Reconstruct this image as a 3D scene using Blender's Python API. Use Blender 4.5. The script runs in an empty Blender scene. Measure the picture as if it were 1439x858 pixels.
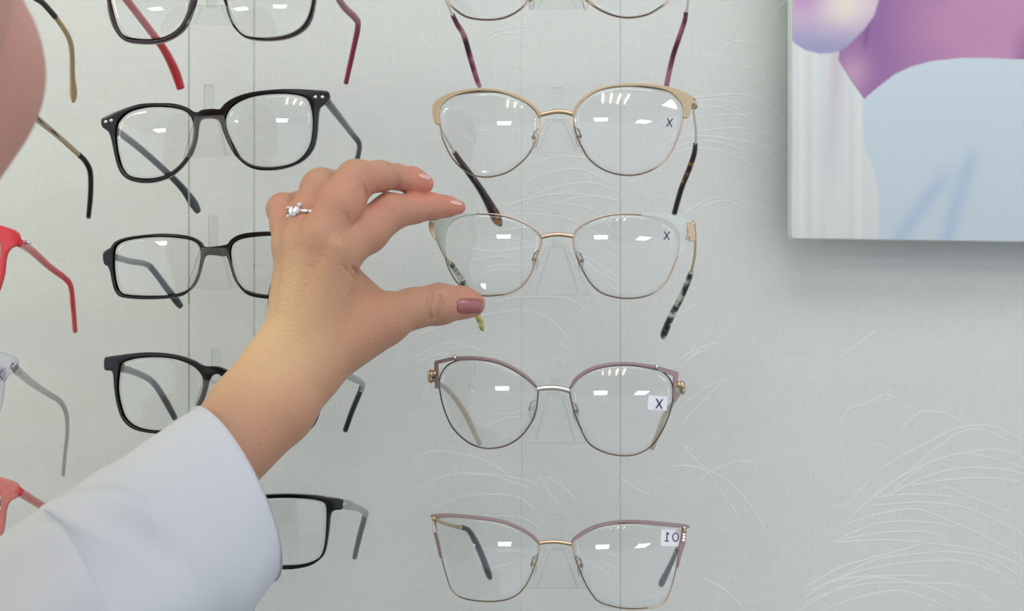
import bpy, bmesh, math, random
import numpy as np
from mathutils import Vector, Matrix, noise
C = bpy.context.scene.collection
PI = math.pi
H = 1.45                    # height of the camera above the floor
F = 1447.0                  # focal length in pixels of the 1439 px wide frame
D = 0.55                    # distance of the displayed frames
WALL = 0.715                # distance of the papered wall
random.seed(4)
# ------------------------------------------------------------------ camera, world, lights
cam_data = bpy.data.cameras.new('camera'); cam = bpy.data.objects.new('camera', cam_data); C.objects.link(cam)
cam.location = (0, 0, H); cam.rotation_euler = (PI/2, 0, 0)
cam_data.sensor_width = 36; cam_data.lens = 36*F/1439; cam_data.clip_start = .01
cam_data.dof.use_dof = True; cam_data.dof.focus_distance = .555; cam_data.dof.aperture_fstop = 11
bpy.context.scene.camera = cam
sc = bpy.context.scene
sc.view_settings.view_transform = 'Standard'; sc.view_settings.look = 'None'
sc.view_settings.exposure = 0.09; sc.view_settings.gamma = 1
w = bpy.data.worlds.new('world'); sc.world = w; w.use_nodes = True
w.node_tree.nodes['Background'].inputs[0].default_value = (.86, .91, 1.0, 1)
w.node_tree.nodes['Background'].inputs[1].default_value = 1.0
def area(name, loc, target, size, power, col, sy=None):
    l = bpy.data.lights.new(name, 'AREA'); l.shape = 'RECTANGLE'; l.size = size; l.size_y = sy or size
    l.energy = power; l.color = col
    o = bpy.data.objects.new(name, l); C.objects.link(o); o.location = loc
    o.rotation_euler = (Vector(target)-Vector(loc)).to_track_quat('-Z', 'Y').to_euler(); return o
area('ceiling_wash_light', (.15, -.12, H+1.12), (.05, .6, H), 1.1, 8.6, (1, .96, .95), .6)
area('warm_lamp_light', (-1.05, .12, H+.35), (-.5, .715, H-.03), .25, 2.7, (1, .9, .45))
area('door_light', (-.62, -2.0, H-.62), (-.03, .55, H+.05), .16, 1.6, (.92, .94, 1), .34)

# ------------------------------------------------------------------ helpers
def P(px, py, d):
    return Vector(((px-719.5)*d/F, d, H+(429-py)*d/F))
def lin(c):
    return tuple((v/12.92 if v <= .04045 else ((v+.055)/1.055)**2.4) for v in (x/255 for x in c))
def mat(name, col, rough=.5, metal=0, coat=0, bump=0, bscale=400, spec=.5, sss=0, clear=0, vcol=None, var=0):
    m = bpy.data.materials.new(name); m.use_nodes = True; nt = m.node_tree; b = nt.nodes['Principled BSDF']
    c = lin(col); b.inputs['Base Color'].default_value = (*c, 1)
    b.inputs['Roughness'].default_value = rough; b.inputs['Metallic'].default_value = metal
    b.inputs['Coat Weight'].default_value = coat; b.inputs['Specular IOR Level'].default_value = spec
    if sss:
        b.inputs['Subsurface Weight'].default_value = sss
        b.inputs['Subsurface Radius'].default_value = (1, .35, .2); b.inputs['Subsurface Scale'].default_value = .006
    tc = nt.nodes.new('ShaderNodeTexCoord')
    n = nt.nodes.new('ShaderNodeTexNoise'); n.inputs['Scale'].default_value = bscale; n.inputs['Detail'].default_value = 4
    nt.links.new(tc.outputs['Object'], n.inputs['Vector'])
    if bump:
        bp = nt.nodes.new('ShaderNodeBump'); bp.inputs['Strength'].default_value = bump; bp.inputs['Distance'].default_value = .0006
        nt.links.new(n.outputs['Fac'], bp.inputs['Height']); nt.links.new(bp.outputs['Normal'], b.inputs['Normal'])
    src = None
    if vcol:
        a = nt.nodes.new('ShaderNodeVertexColor'); a.layer_name = vcol; src = a.outputs['Color']
        nt.links.new(src, b.inputs['Base Color'])
    if var:
        mx = nt.nodes.new('ShaderNodeMix'); mx.data_type = 'RGBA'; mx.blend_type = 'MULTIPLY'; mx.inputs['Factor'].default_value = 1
        rp = nt.nodes.new('ShaderNodeValToRGB'); rp.color_ramp.elements[0].position = .3; rp.color_ramp.elements[1].position = .7
        rp.color_ramp.elements[0].color = (1-var, 1-var, 1-var, 1); rp.color_ramp.elements[1].color = (1, 1, 1, 1)
        nt.links.new(n.outputs['Fac'], rp.inputs['Fac'])
        if src: nt.links.new(src, mx.inputs['A'])
        else: mx.inputs['A'].default_value = (*c, 1)
        nt.links.new(rp.outputs['Color'], mx.inputs['B']); nt.links.new(mx.outputs['Result'], b.inputs['Base Color'])
    if clear:
        t = nt.nodes.new('ShaderNodeBsdfTransparent'); mixn = nt.nodes.new('ShaderNodeMixShader')
        mixn.inputs[0].default_value = 1-clear
        nt.links.new(t.outputs[0], mixn.inputs[1]); nt.links.new(b.outputs[0], mixn.inputs[2])
        nt.links.new(mixn.outputs[0], nt.nodes['Material Output'].inputs['Surface'])
    return m
def glass(name, tint=(1, 1, 1), milk=0, ior=1.5, rough=0, milkcol=(.8, .88, .85)):
    # thin clear sheet: straight-through transmission, Fresnel reflection, a little milkiness
    m = bpy.data.materials.new(name); m.use_nodes = True; nt = m.node_tree; nt.nodes.remove(nt.nodes['Principled BSDF'])
    t = nt.nodes.new('ShaderNodeBsdfTransparent'); t.inputs[0].default_value = (*tint, 1)
    g = nt.nodes.new('ShaderNodeBsdfGlossy'); g.inputs['Roughness'].default_value = rough
    f = nt.nodes.new('ShaderNodeFresnel'); f.inputs['IOR'].default_value = ior
    mx = nt.nodes.new('ShaderNodeMixShader'); out = nt.nodes['Material Output']
    nt.links.new(f.outputs[0], mx.inputs[0]); nt.links.new(t.outputs[0], mx.inputs[1]); nt.links.new(g.outputs[0], mx.inputs[2])
    last = mx
    if milk:
        d = nt.nodes.new('ShaderNodeBsdfDiffuse'); d.inputs[0].default_value = (*milkcol, 1)
        m2 = nt.nodes.new('ShaderNodeMixShader'); m2.inputs[0].default_value = milk
        nt.links.new(mx.outputs[0], m2.inputs[1]); nt.links.new(d.outputs[0], m2.inputs[2]); last = m2
    nt.links.new(last.outputs[0], out.inputs['Surface']); return m
def mottled(name, stops, scale=160, rough=.25, clear=0):
    m = mat(name, (128, 128, 128), rough, coat=.3, clear=clear); nt = m.node_tree
    n = [x for x in nt.nodes if x.type == 'TEX_NOISE'][0]; n.inputs['Scale'].default_value = scale; n.inputs['Detail'].default_value = 1.5
    r = nt.nodes.new('ShaderNodeValToRGB'); cr = r.color_ramp
    while len(cr.elements) < len(stops): cr.elements.new(.5)
    for e, (p, c) in zip(cr.elements, stops): e.position = p; e.color = (*lin(c), 1)
    nt.links.new(n.outputs['Fac'], r.inputs['Fac']); nt.links.new(r.outputs['Color'], nt.nodes['Principled BSDF'].inputs['Base Color'])
    return m
def mesh(name, verts, faces, m, parent=None, smooth=True, kind=None, org=None):
    me = bpy.data.meshes.new(name)
    root = parent
    while root is not None and root.parent is not None: root = root.parent
    off = Vector(root.location) if root is not None else (Vector(org) if org is not None else Vector((0, 0, 0)))
    v = np.asarray([tuple(x) for x in verts] if not isinstance(verts, np.ndarray) else verts, dtype=float) - np.array(off)
    me.from_pydata(v.tolist(), [], [list(map(int, f)) for f in faces] if not isinstance(faces, np.ndarray) else faces.tolist()); me.update()
    bm = bmesh.new(); bm.from_mesh(me); bmesh.ops.recalc_face_normals(bm, faces=bm.faces); bm.to_mesh(me); bm.free()
    if smooth: me.polygons.foreach_set('use_smooth', [True]*len(me.polygons))
    me.materials.append(m)
    o = bpy.data.objects.new(name, me); C.objects.link(o)
    if parent is not None: o.parent = parent
    elif org is not None: o.location = org
    if kind: o['kind'] = kind
    return o
def thing(name, label, cat, loc, group=None):
    o = bpy.data.objects.new(name, None); C.objects.link(o); o.location = loc; o.empty_display_size = .02
    o['label'] = label; o['category'] = cat
    if group: o['group'] = group
    return o
def box(x0, x1, y0, y1, z0, z1):
    v = [(x, y, z) for x in (x0, x1) for y in (y0, y1) for z in (z0, z1)]
    return v, [(0, 1, 3, 2), (4, 6, 7, 5), (0, 4, 5, 1), (2, 3, 7, 6), (0, 2, 6, 4), (1, 5, 7, 3)]
def catmull(pts, n=8, closed=False):
    pts = [np.array(p, float) for p in pts]; N = len(pts); out = []
    rng = range(N) if closed else range(N-1)
    for i in rng:
        if closed: a, b, c, d = pts[i-1], pts[i], pts[(i+1) % N], pts[(i+2) % N]
        else: a, b, c, d = pts[max(i-1, 0)], pts[i], pts[i+1], pts[min(i+2, N-1)]
        for k in range(n):
            t = k/n
            out.append(.5*((2*b)+(-a+c)*t+(2*a-5*b+4*c-d)*t*t+(-a+3*b-3*c+d)*t**3))
    if not closed: out.append(pts[-1])
    return out
def tube(pts, r, closed=False, seg=10, flat=1.0, up=(0, 0, 1)):
    """sweep of an ellipse: half height r (list or number) along 'up', half thickness r*flat"""
    pts = [Vector(p) for p in pts]; n = len(pts); V = []; Fc = []
    rr = list(r) if hasattr(r, '__len__') else [r]*n
    fl = list(flat) if hasattr(flat, '__len__') else [flat]*n
    up = Vector(up); prev = None
    for i, p in enumerate(pts):
        a = pts[(i-1) % n] if (closed or i) else p; b = pts[(i+1) % n] if (closed or i < n-1) else p
        t = (b-a).normalized()
        h = up-t*up.dot(t)
        if h.length < .15 and prev is not None: h = prev-t*prev.dot(t)
        h.normalize()
        if prev is not None and h.dot(prev) < 0 : h = -h
        prev = h; s = t.cross(h)
        for k in range(seg):
            q = 2*PI*k/seg; V.append(p+h*math.cos(q)*rr[i]+s*math.sin(q)*rr[i]*fl[i])
    for i in range(n if closed else n-1):
        j = (i+1) % n
        for k in range(seg):
            Fc.append((i*seg+k, i*seg+(k+1) % seg, j*seg+(k+1) % seg, j*seg+k))
    if not closed:
        Fc.append(tuple(range(seg))); Fc.append(tuple(range((n-1)*seg, n*seg)))
    return V, Fc
def merge(*parts):
    V = []; Fc = []
    for v, f in parts:
        o = len(V); V += list(v); Fc += [tuple(i+o for i in q) for q in f]
    return V, Fc
def sphere(c, r, sx=1, sy=1, sz=1, nu=12, nv=8):
    c = Vector(c); V = [c+Vector((0, 0, r*sz))]; Fc = []
    for j in range(1, nv):
        a = PI*j/nv
        for i in range(nu):
            b = 2*PI*i/nu; V.append(c+Vector((r*sx*math.sin(a)*math.cos(b), r*sy*math.sin(a)*math.sin(b), r*sz*math.cos(a))))
    V.append(c-Vector((0, 0, r*sz)))
    for i in range(nu):
        Fc.append((0, 1+i, 1+(i+1) % nu)); k = 1+(nv-2)*nu
        Fc.append((len(V)-1, k+(i+1) % nu, k+i))
    for j in range(nv-2):
        for i in range(nu):
            a = 1+j*nu
            Fc.append((a+i, a+nu+i, a+nu+(i+1) % nu, a+(i+1) % nu))
    return V, Fc
def plate(loops, thick_px, bevel_px, depth, wrap=None):
    """flat plate with holes drawn in frame pixels, extruded and bevelled, standing at 'depth'"""
    cu = bpy.data.curves.new('tmp', 'CURVE'); cu.dimensions = '2D'; cu.fill_mode = 'BOTH'
    cx, cy = np.mean([p[:2] for p in loops[0]], axis=0)
    for lp in loops:
        s = cu.splines.new('POLY'); s.points.add(len(lp)-1); s.use_cyclic_u = True
        for q, p in zip(s.points, lp): q.co = (p[0]-cx, p[1]-cy, 0, 1)
    cu.extrude = max(thick_px/2-bevel_px, .01); cu.bevel_depth = bevel_px; cu.bevel_resolution = 2; cu.offset = -bevel_px
    o = bpy.data.objects.new('tmp', cu); C.objects.link(o)
    dg = bpy.context.evaluated_depsgraph_get(); me = bpy.data.meshes.new_from_object(o.evaluated_get(dg))
    bm = bmesh.new(); bm.from_mesh(me); bmesh.ops.remove_doubles(bm, verts=bm.verts, dist=.001)
    V = []
    for v in bm.verts:
        px, py = v.co.x+cx, v.co.y+cy
        d = depth+(wrap(px, py) if wrap else 0)
        q = P(px, py, d); q.y += v.co.z*depth/F; V.append(q)
    bm.verts.index_update(); Fc = [tuple(v.index for v in f.verts) for f in bm.faces]; bm.free()
    bpy.data.objects.remove(o); bpy.data.curves.remove(cu); bpy.data.meshes.remove(me)
    return V, Fc
def T(o, s):                      # reader for coordinates taken from an enlarged crop
    return lambda *a: [(o[0]+x/s, o[1]+y/s, *r) for x, y, *r in a]

# ------------------------------------------------------------------ materials
M = {}
M['black'] = mat('black_acetate', (6, 8, 10), .16, coat=.15, spec=.4)
M['black_smoke'] = mat('smoky_black_acetate', (44, 54, 60), .3, coat=.3)
M['slate'] = mat('slate_grey_acetate', (88, 102, 106), .35, coat=.2)
M['darkplum'] = mat('dark_plum_acetate', (36, 16, 28), .2, coat=.4)
M['red'] = mat('red_acetate', (198, 36, 48), .3, coat=.3, clear=.08)
M['wine'] = mat('wine_red_acetate', (140, 40, 62), .3, coat=.3)
M['redclear'] = mat('translucent_red_acetate', (222, 52, 62), .25, coat=.4, clear=.12)
M['pinkclear'] = mat('translucent_coral_acetate', (222, 120, 112), .25, coat=.4, clear=.3)
M['crystal'] = glass('crystal_acetate', (.93, .94, .97), .12, milkcol=(.75, .75, .85))
M['crystal_temple'] = mat('grey_crystal_acetate', (150, 150, 150), .25, coat=.4, clear=.5)
M['gold'] = mat('pale_gold_metal', (200, 178, 148), .28, metal=1)
M['rosegold'] = mat('rose_gold_metal', (206, 180, 162), .3, metal=1)
M['silver'] = mat('silver_metal', (214, 210, 206), .18, metal=1)
M['champagne'] = mat('champagne_enamel', (186, 168, 138), .35, metal=.25)
M['beige'] = mat('beige_acetate', (176, 152, 108), .3, coat=.4)
M['palebeige'] = mat('pale_beige_acetate', (196, 190, 162), .35, coat=.2, clear=.35)
M['mauve'] = mat('mauve_enamel', (148, 126, 128), .4, metal=.15)
M['taupe'] = mat('taupe_enamel', (130, 112, 102), .4, metal=.15)
M['gunmetal'] = mat('thin_brown_metal', (120, 100, 90), .25, metal=1)
M['frost'] = mat('frosted_pale_green_acetate', (205, 218, 212), .3, coat=.4, clear=.28)
M['frostthin'] = mat('clear_pale_acetate', (210, 222, 220), .2, coat=.3, clear=.74)
M['purpletip'] = mottled('purple_marbled_tip', [(.36, (48, 14, 38)), (.48, (120, 44, 76)), (.6, (168, 116, 136))], 60)
M['tortoise'] = mottled('dark_tortoise_tip', [(.3, (14, 12, 20)), (.55, (34, 22, 34)), (.62, (60, 26, 40)), (.68, (150, 110, 30))], 130)
M['greentort'] = mottled('green_and_white_marbled_tip', [(.4, (18, 28, 30)), (.47, (44, 84, 76)), (.53, (130, 150, 138)), (.6, (196, 202, 192))], 150)
M['yellowtip'] = mottled('yellow_clear_tip', [(.3, (60, 66, 20)), (.5, (196, 190, 100)), (.7, (214, 216, 170))], 200, clear=.1)
M['navy'] = mat('navy_tip', (30, 48, 66), .25, coat=.4, var=.4, bscale=200)
M['silverbrush'] = mat('brushed_silver', (176, 184, 186), .4, metal=.7)
M['greengrey'] = mat('green_grey_rubber', (96, 116, 114), .5)
M['goldblack'] = mat('black_inlay', (40, 34, 30), .3)
M['pad'] = glass('silicone_pad', (1, 1, 1), .05, ior=1.15)
M['lens'] = glass('demo_lens', (.985, .99, .99), .0, ior=1.52)
M['acrylic'] = glass('clear_acrylic', (.985, .99, .99), .05)
M['strip'] = glass('clear_acrylic_strip', (1, 1, 1), .02, ior=1.06)
M['stripedge'] = glass('acrylic_edge', (.97, .98, .98), .06, ior=1.06, milkcol=(.7, .76, .76))
M['sticker'] = mat('white_sticker', (226, 226, 236), .6)
M['stickerclear'] = mat('clear_sticker', (214, 220, 228), .5, clear=.9)
M['ink'] = mat('black_ink', (40, 42, 62), .6)
M['crystalstone'] = mat('rhinestone', (235, 225, 220), .05, metal=.6)
M['lamp'] = None

# ------------------------------------------------------------------ setting
def wall_material():
    m = mat('textured_pale_wallpaper', (206, 211, 209), .62, spec=.3); nt = m.node_tree; b = nt.nodes['Principled BSDF']
    tc = [x for x in nt.nodes if x.type == 'TEX_COORD'][0]
    hs = []
    for sc_ in ((60, 1, 900), (900, 1, 70)):
        mp = nt.nodes.new('ShaderNodeMapping'); mp.inputs['Scale'].default_value = sc_
        n = nt.nodes.new('ShaderNodeTexNoise'); n.inputs['Scale'].default_value = 1.0; n.inputs['Detail'].default_value = 3
        nt.links.new(tc.outputs['Object'], mp.inputs[0]); nt.links.new(mp.outputs[0], n.inputs['Vector']); hs.append(n.outputs['Fac'])
    n = nt.nodes.new('ShaderNodeTexNoise'); n.inputs['Scale'].default_value = 700; n.inputs['Detail'].default_value = 2
    nt.links.new(tc.outputs['Object'], n.inputs['Vector'])
    a = nt.nodes.new('ShaderNodeMath'); a.operation = 'ADD'; nt.links.new(hs[0], a.inputs[0]); nt.links.new(hs[1], a.inputs[1])
    a2 = nt.nodes.new('ShaderNodeMath'); a2.operation = 'ADD'; nt.links.new(a.outputs[0], a2.inputs[0]); nt.links.new(n.outputs['Fac'], a2.inputs[1])
    bp = nt.nodes.new('ShaderNodeBump'); bp.inputs['Strength'].default_value = .35; bp.inputs['Distance'].default_value = .0005
    nt.links.new(a2.outputs[0], bp.inputs['Height']); nt.links.new(bp.outputs[0], b.inputs['Normal'])
    r = nt.nodes.new('ShaderNodeMapRange'); r.inputs[1].default_value = .9; r.inputs[2].default_value = 2.1; r.inputs[3].default_value = .93; r.inputs[4].default_value = 1.04
    nt.links.new(a2.outputs[0], r.inputs[0])
    mx = nt.nodes.new('ShaderNodeMix'); mx.data_type = 'RGBA'; mx.blend_type = 'MULTIPLY'; mx.inputs['Factor'].default_value = 1
    mx.inputs['A'].default_value = (*lin((206, 211, 209)), 1); nt.links.new(r.outputs[0], mx.inputs['B'])
    nt.links.new(mx.outputs['Result'], b.inputs['Base Color'])
    return m
wm = wall_material()
wall = mesh('wall_back', *box(-3.2, 3.2, WALL, WALL+.1, 0, H+1.2), wm, smooth=False, kind='structure')
mesh('floor', *box(-3.2, 3.2, -4.6, WALL+.1, -.05, 0), mat('pale_floor_tile', (168, 164, 156), .4, var=.08, bscale=3), smooth=False, kind='structure')
mesh('ceiling', *box(-3.2, 3.2, -4.6, WALL+.1, H+1.2, H+1.25), mat('white_ceiling_paint', (225, 226, 224), .8, bump=.1), smooth=False, kind='structure')
M['lamp'] = bpy.data.materials.new('lit_diffuser'); M['lamp'].use_nodes = True
e = M['lamp'].node_tree.nodes['Principled BSDF']; e.inputs['Emission Color'].default_value = (.97, .98, 1, 1); e.inputs['Emission Strength'].default_value = 10
framem = mat('white_lamp_frame', (230, 230, 230), .4)
for x, y, lab in [(-2.1, -1.5, 'near row, left'), (2.3, -1.5, 'near row, right'), (-2.1, -3.9, 'far row, left'), (.0, -3.9, 'far row, middle'), (2.3, -3.9, 'far row, right')]:
    t = thing('ceiling_light', 'square white panel light in the ceiling behind the viewer, '+lab, 'light', (x, y, H+1.19), 'square panel lights of the ceiling')
    mesh('diffuser', *box(x-.36, x+.36, y-.36, y+.36, H+1.178, H+1.186), M['lamp'], t, smooth=False)
    parts = [box(x-.39, x+.39, y-.39, y-.36, H+1.17, H+1.2), box(x-.39, x+.39, y+.36, y+.39, H+1.17, H+1.2),
             box(x-.39, x-.36, y-.36, y+.36, H+1.17, H+1.2), box(x+.36, x+.39, y-.36, y+.36, H+1.17, H+1.2)]
    mesh('lamp_frame', *merge(*parts), framem, t, smooth=False)

t = thing('tube_lamp', 'ceiling lamp of four parallel warm tubes behind the viewer', 'light', (.42, -1.75, H+1.19))
mesh('lamp_base', *box(.0, .84, -2.05, -1.45, H+1.17, H+1.2), framem, t, smooth=False)
warm = M['lamp'].copy(); warm.name = 'lit_warm_tube'; warm.node_tree.nodes['Principled BSDF'].inputs['Emission Color'].default_value = (1, .88, .66, 1)
for k in range(4):
    x = .09+.22*k; mesh('tube', *tube([(x, -2.0, H+1.145), (x, -1.5, H+1.145)], .024, seg=10), warm, t)

# embossed feather lines of the wallpaper, real ridges
ridge = mat('embossed_wallpaper_ridge', (216, 221, 220), .5, spec=.4)
c6 = T((960, 480), 2.27); c7 = T((900, 0), 2.86); c4 = T((580, 270), 3.426); c3 = T((580, 0), 2.681); c5 = T((580, 480), 3.426); c8 = T((580, 660), 3.426)
feathers = [
 [c6(*l) for l in [
  [(520, 520), (640, 400), (780, 320), (880, 275), (980, 268), (1090, 315)], [(530, 560), (680, 440), (830, 370), (930, 360), (1090, 402)],
  [(590, 500), (700, 425), (800, 345), (880, 290), (960, 282), (1060, 330)], [(640, 500), (750, 440), (870, 405), (1000, 405), (1100, 425)],
  [(660, 480), (760, 400), (860, 362), (1000, 345), (1100, 375)], [(690, 465), (850, 440), (1000, 435), (1100, 455)], [(600, 500), (700, 487), (860, 492)],
  [(580, 525), (750, 512), (880, 525), (1000, 570), (1100, 625)], [(520, 580), (640, 545), (750, 535), (870, 580), (1000, 640), (1100, 705)],
  [(490, 630), (620, 580), (750, 573), (870, 590)], [(470, 640), (620, 610), (760, 605), (850, 625)], [(475, 642), (650, 632), (850, 650), (980, 675), (1100, 722)],
  [(380, 790), (500, 720), (640, 680), (760, 645)], [(370, 830), (480, 760), (640, 715), (850, 697), (960, 720), (1020, 745)],
  [(380, 800), (520, 755), (700, 745), (790, 748)], [(380, 830), (560, 775), (750, 770), (900, 780), (1010, 850)], [(430, 862), (560, 815), (700, 795), (850, 850)],
  [(500, 750), (600, 700), (720, 680), (860, 670), (1000, 700), (1100, 780)], [(360, 860), (470, 800), (600, 752), (760, 775), (900, 830)],
  [(930, 680), (1010, 740), (1080, 800)], [(820, 455), (930, 500), (1090, 560)]]],
 [c6(*l) for l in [[(500, 260), (530, 215), (590, 200)], [(580, 200), (640, 170), (700, 190), (740, 240)], [(680, 300), (740, 235), (800, 222), (870, 245), (890, 270)],
  [(600, 322), (640, 335), (680, 360)], [(660, 210), (640, 190), (680, 178)]]],
 [c6(*l) for l in [[(0, 500), (80, 420), (160, 385), (230, 380)], [(0, 390), (90, 415), (170, 470), (240, 560), (260, 610)], [(100, 450), (150, 520), (185, 575)],
  [(0, 70), (60, 20), (110, 0)], [(0, 260), (80, 170), (150, 110)], [(0, 200), (70, 150), (130, 120)], [(50, 745), (130, 790), (190, 850)], [(500, 50), (560, 5), (620, -40)], [(0, 330), (60, 400), (100, 440)]]],
 [c7(*l) for l in [[(210, 395), (380, 380), (480, 400), (580, 480)], [(230, 405), (330, 405), (430, 435), (520, 490)], [(215, 430), (300, 430), (420, 470), (600, 560)],
  [(215, 480), (300, 465), (400, 462), (440, 470)], [(200, 540), (300, 520), (430, 518), (600, 570)], [(180, 550), (300, 550), (420, 570), (520, 600), (600, 640)],
  [(130, 590), (260, 568), (370, 590), (480, 640), (540, 680)], [(60, 660), (180, 600), (300, 605), (400, 640), (520, 720)], [(40, 620), (140, 560), (260, 545), (400, 575)],
  [(420, 525), (480, 570), (540, 640)]]],
 [c7(*l) for l in [[(255, 225), (330, 230), (410, 285)], [(300, 215), (380, 170), (480, 180)], [(390, 168), (440, 162), (490, 182)], [(410, 265), (480, 290), (540, 330)], [(500, 175), (550, 200)],
  [(190, 862), (250, 810), (340, 795), (440, 820), (560, 862)], [(210, 850), (330, 805), (420, 840)], [(530, 60), (570, 20), (600, 0)]]],
 [c4(*l) for l in [[(430, 85), (530, 40), (700, 10), (870, 15), (1000, 45)], [(450, 110), (600, 105), (750, 130), (900, 210), (1000, 280)], [(300, 230), (450, 220), (560, 240)],
  [(430, 185), (520, 172), (600, 180)], [(280, 330), (400, 310), (500, 320)], [(280, 270), (400, 285), (580, 262)], [(320, 400), (420, 370), (520, 385)], [(760, 280), (880, 340), (1000, 420)], [(800, 300), (900, 385), (1000, 440)],
  [(850, 250), (930, 280), (1000, 330)], [(830, 330), (920, 420), (1000, 490)], [(380, 530), (520, 505), (700, 505), (780, 530), (860, 590)], [(280, 620), (360, 590), (500, 570), (620, 590), (700, 650), (760, 720)],
  [(0, 700), (100, 660), (250, 600)], [(1270, 590), (1380, 530)], [(1290, 115), (1360, 70), (1439, 45)], [(1110, 0), (1150, 40)], [(440, 60), (620, 20), (800, -10)], [(340, 360), (450, 350), (560, 355)], [(620, 60), (760, 60), (900, 95)],
  [(900, 100), (960, 190), (1000, 220)]]],
 [c3(*l) for l in [[(250, 160), (300, 125), (390, 100), (440, 105)], [(420, 690), (520, 650), (640, 640), (780, 710)], [(440, 740), (560, 700), (680, 690), (790, 730)], [(480, 790), (640, 740), (790, 760)],
  [(20, 120), (60, 170)], [(180, 540), (230, 500), (300, 490)], [(270, 155), (330, 128), (420, 125)], [(440, 620), (560, 590), (680, 600)], [(790, 260), (850, 290)], [(850, 670), (900, 740)]]],
 [c5(*l) for l in [[(0, 80), (150, 10), (250, 20), (390, 65)], [(0, 110), (100, 70), (180, 60)], [(0, 570), (100, 525), (280, 550), (400, 600), (450, 640)], [(260, 640), (400, 640), (600, 680)], [(700, 0), (780, 60)], [(1290, 80), (1360, 40), (1439, 10)],
  [(1290, 120), (1360, 60), (1420, 40)], [(350, 415), (440, 370), (520, 360)], [(360, 330), (450, 350), (540, 330)], [(1250, 600), (1330, 600), (1430, 630)], [(1290, 490), (1360, 530)], [(40, 300), (80, 200), (130, 150)], [(1300, 380), (1370, 310), (1439, 260)]]],
 [c8(*l) for l in [[(0, 100), (200, 20), (400, 35), (560, 90)], [(90, 190), (200, 140), (330, 120), (500, 130), (590, 190)], [(640, 30), (720, 80), (790, 150)], [(380, 220), (520, 230), (620, 290)], [(900, 440), (1000, 480)], [(1380, 40), (1439, 0)],
  [(400, 390), (480, 390), (560, 400)], [(380, 470), (450, 455), (520, 430)], [(1000, 40), (1070, 90), (1140, 115)], [(600, 20), (660, 110), (700, 160)], [(820, 430), (900, 470), (960, 520)], [(840, 370), (940, 400), (1000, 420)]]]]
for fe in feathers:
    parts = []
    for l in fe:
        pts = [P(x, y, WALL) for x, y in catmull(l, 7)]
        V = []; Fc = []; n = len(pts)
        for i, p in enumerate(pts):
            t = (pts[min(i+1, n-1)]-pts[max(i-1, 0)]).normalized(); s = Vector((t.z, 0, -t.x))
            k = min(1, .25+min(i, n-1-i)*.3)
            V += [p+s*.0005*k, p+Vector((0, -.00032*k, 0)), p-s*.0005*k, p+Vector((0, .0005, 0))]
        for i in range(n-1):
            for j in range(4): Fc.append((i*4+j, i*4+(j+1) % 4, i*4+4+(j+1) % 4, i*4+4+j))
        parts.append((V, Fc))
    o = mesh('embossed_feather', *merge(*parts), ridge, wall, smooth=False)

# ------------------------------------------------------------------ eyeglasses
def lens_mesh(cont, depth, wrap, R=.13, tilt=(0, 0)):
    """double surface domed towards the viewer; also returns its front depth function"""
    c = np.array(cont); cx, cy = c.mean(0); n = len(cont); s = depth/F
    rm = np.mean(np.hypot(c[:, 0]-cx, c[:, 1]-cy))*s
    def front(px, py):
        dx, dy = (px-cx)*s, (py-cy)*s
        return depth+wrap(px, py)+(dx*dx+dy*dy-rm*rm)/(2*R)+tilt[0]*dx+tilt[1]*dy-.0004
    V = []; Fc = []; rings = 9
    for side, off in ((0, 0), (1, .0011)):
        V.append(P(cx, cy, front(cx, cy)+off))
        for k in range(1, rings+1):
            for q in c:
                x, y = cx+(q[0]-cx)*k/rings, cy+(q[1]-cy)*k/rings
                V.append(P(x, y, front(x, y)+off))
    m = 1+rings*n
    for side in (0, 1):
        b = side*m
        for i in range(n):
            Fc.append((b, b+1+i, b+1+(i+1) % n))
            for k in range(rings-1):
                a = b+1+k*n; Fc.append((a+i, a+n+i, a+n+(i+1) % n, a+(i+1) % n))
    for i in range(n):
        a = 1+(rings-1)*n; Fc.append((a+i, a+(i+1) % n, m+a+(i+1) % n, m+a+i))
    return (V, Fc), front
def sample(l, n=64):
    return [tuple(p) for p in catmull(l, max(3, n//len(l)), True)]
def off_pts(path, m3):            # px,py,depth offset -> world
    return [P(p[0], p[1], D+p[2]) for p in path]
def temple(root, path, m, tip=None, tipm=None, flat=.85, name='temple'):
    """path entries: px, py, depth offset, width in px;  tip: a second path for the sleeve at the end"""
    def sweep(pa, fl):
        q = catmull(pa, 6)
        return tube([P(a, b, D+c) for a, b, c, w_ in q], [w_/2*(D+c)/F for a, b, c, w_ in q], seg=10, flat=fl)
    t = mesh(name, *sweep(path, flat), m, root)
    if tip: mesh('temple_tip', *sweep(tip, .95), tipm, t)
    return t
def pads(root, pl, m, wrap=0):
    for px, py, s in pl:          # s = -1 pad left of the bridge, +1 right
        parts = [tube([P(a, b, D+c) for a, b, c in catmull([(px-s*7, py-12, .001), (px-s*3, py-10, .006), (px, py-4, .008), (px, py, .006)], 4)], .00032, seg=6),
                 sphere(P(px, py, D+.005), .0012, nu=10, nv=6)]
        a = mesh('pad_arm', *merge(*parts), m, root)
        mesh('nose_pad', *sphere(P(px+s*(-2), py+2, D+.0075), .0050, .30, .3, 1, 12, 8), M['pad'], a)
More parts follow.
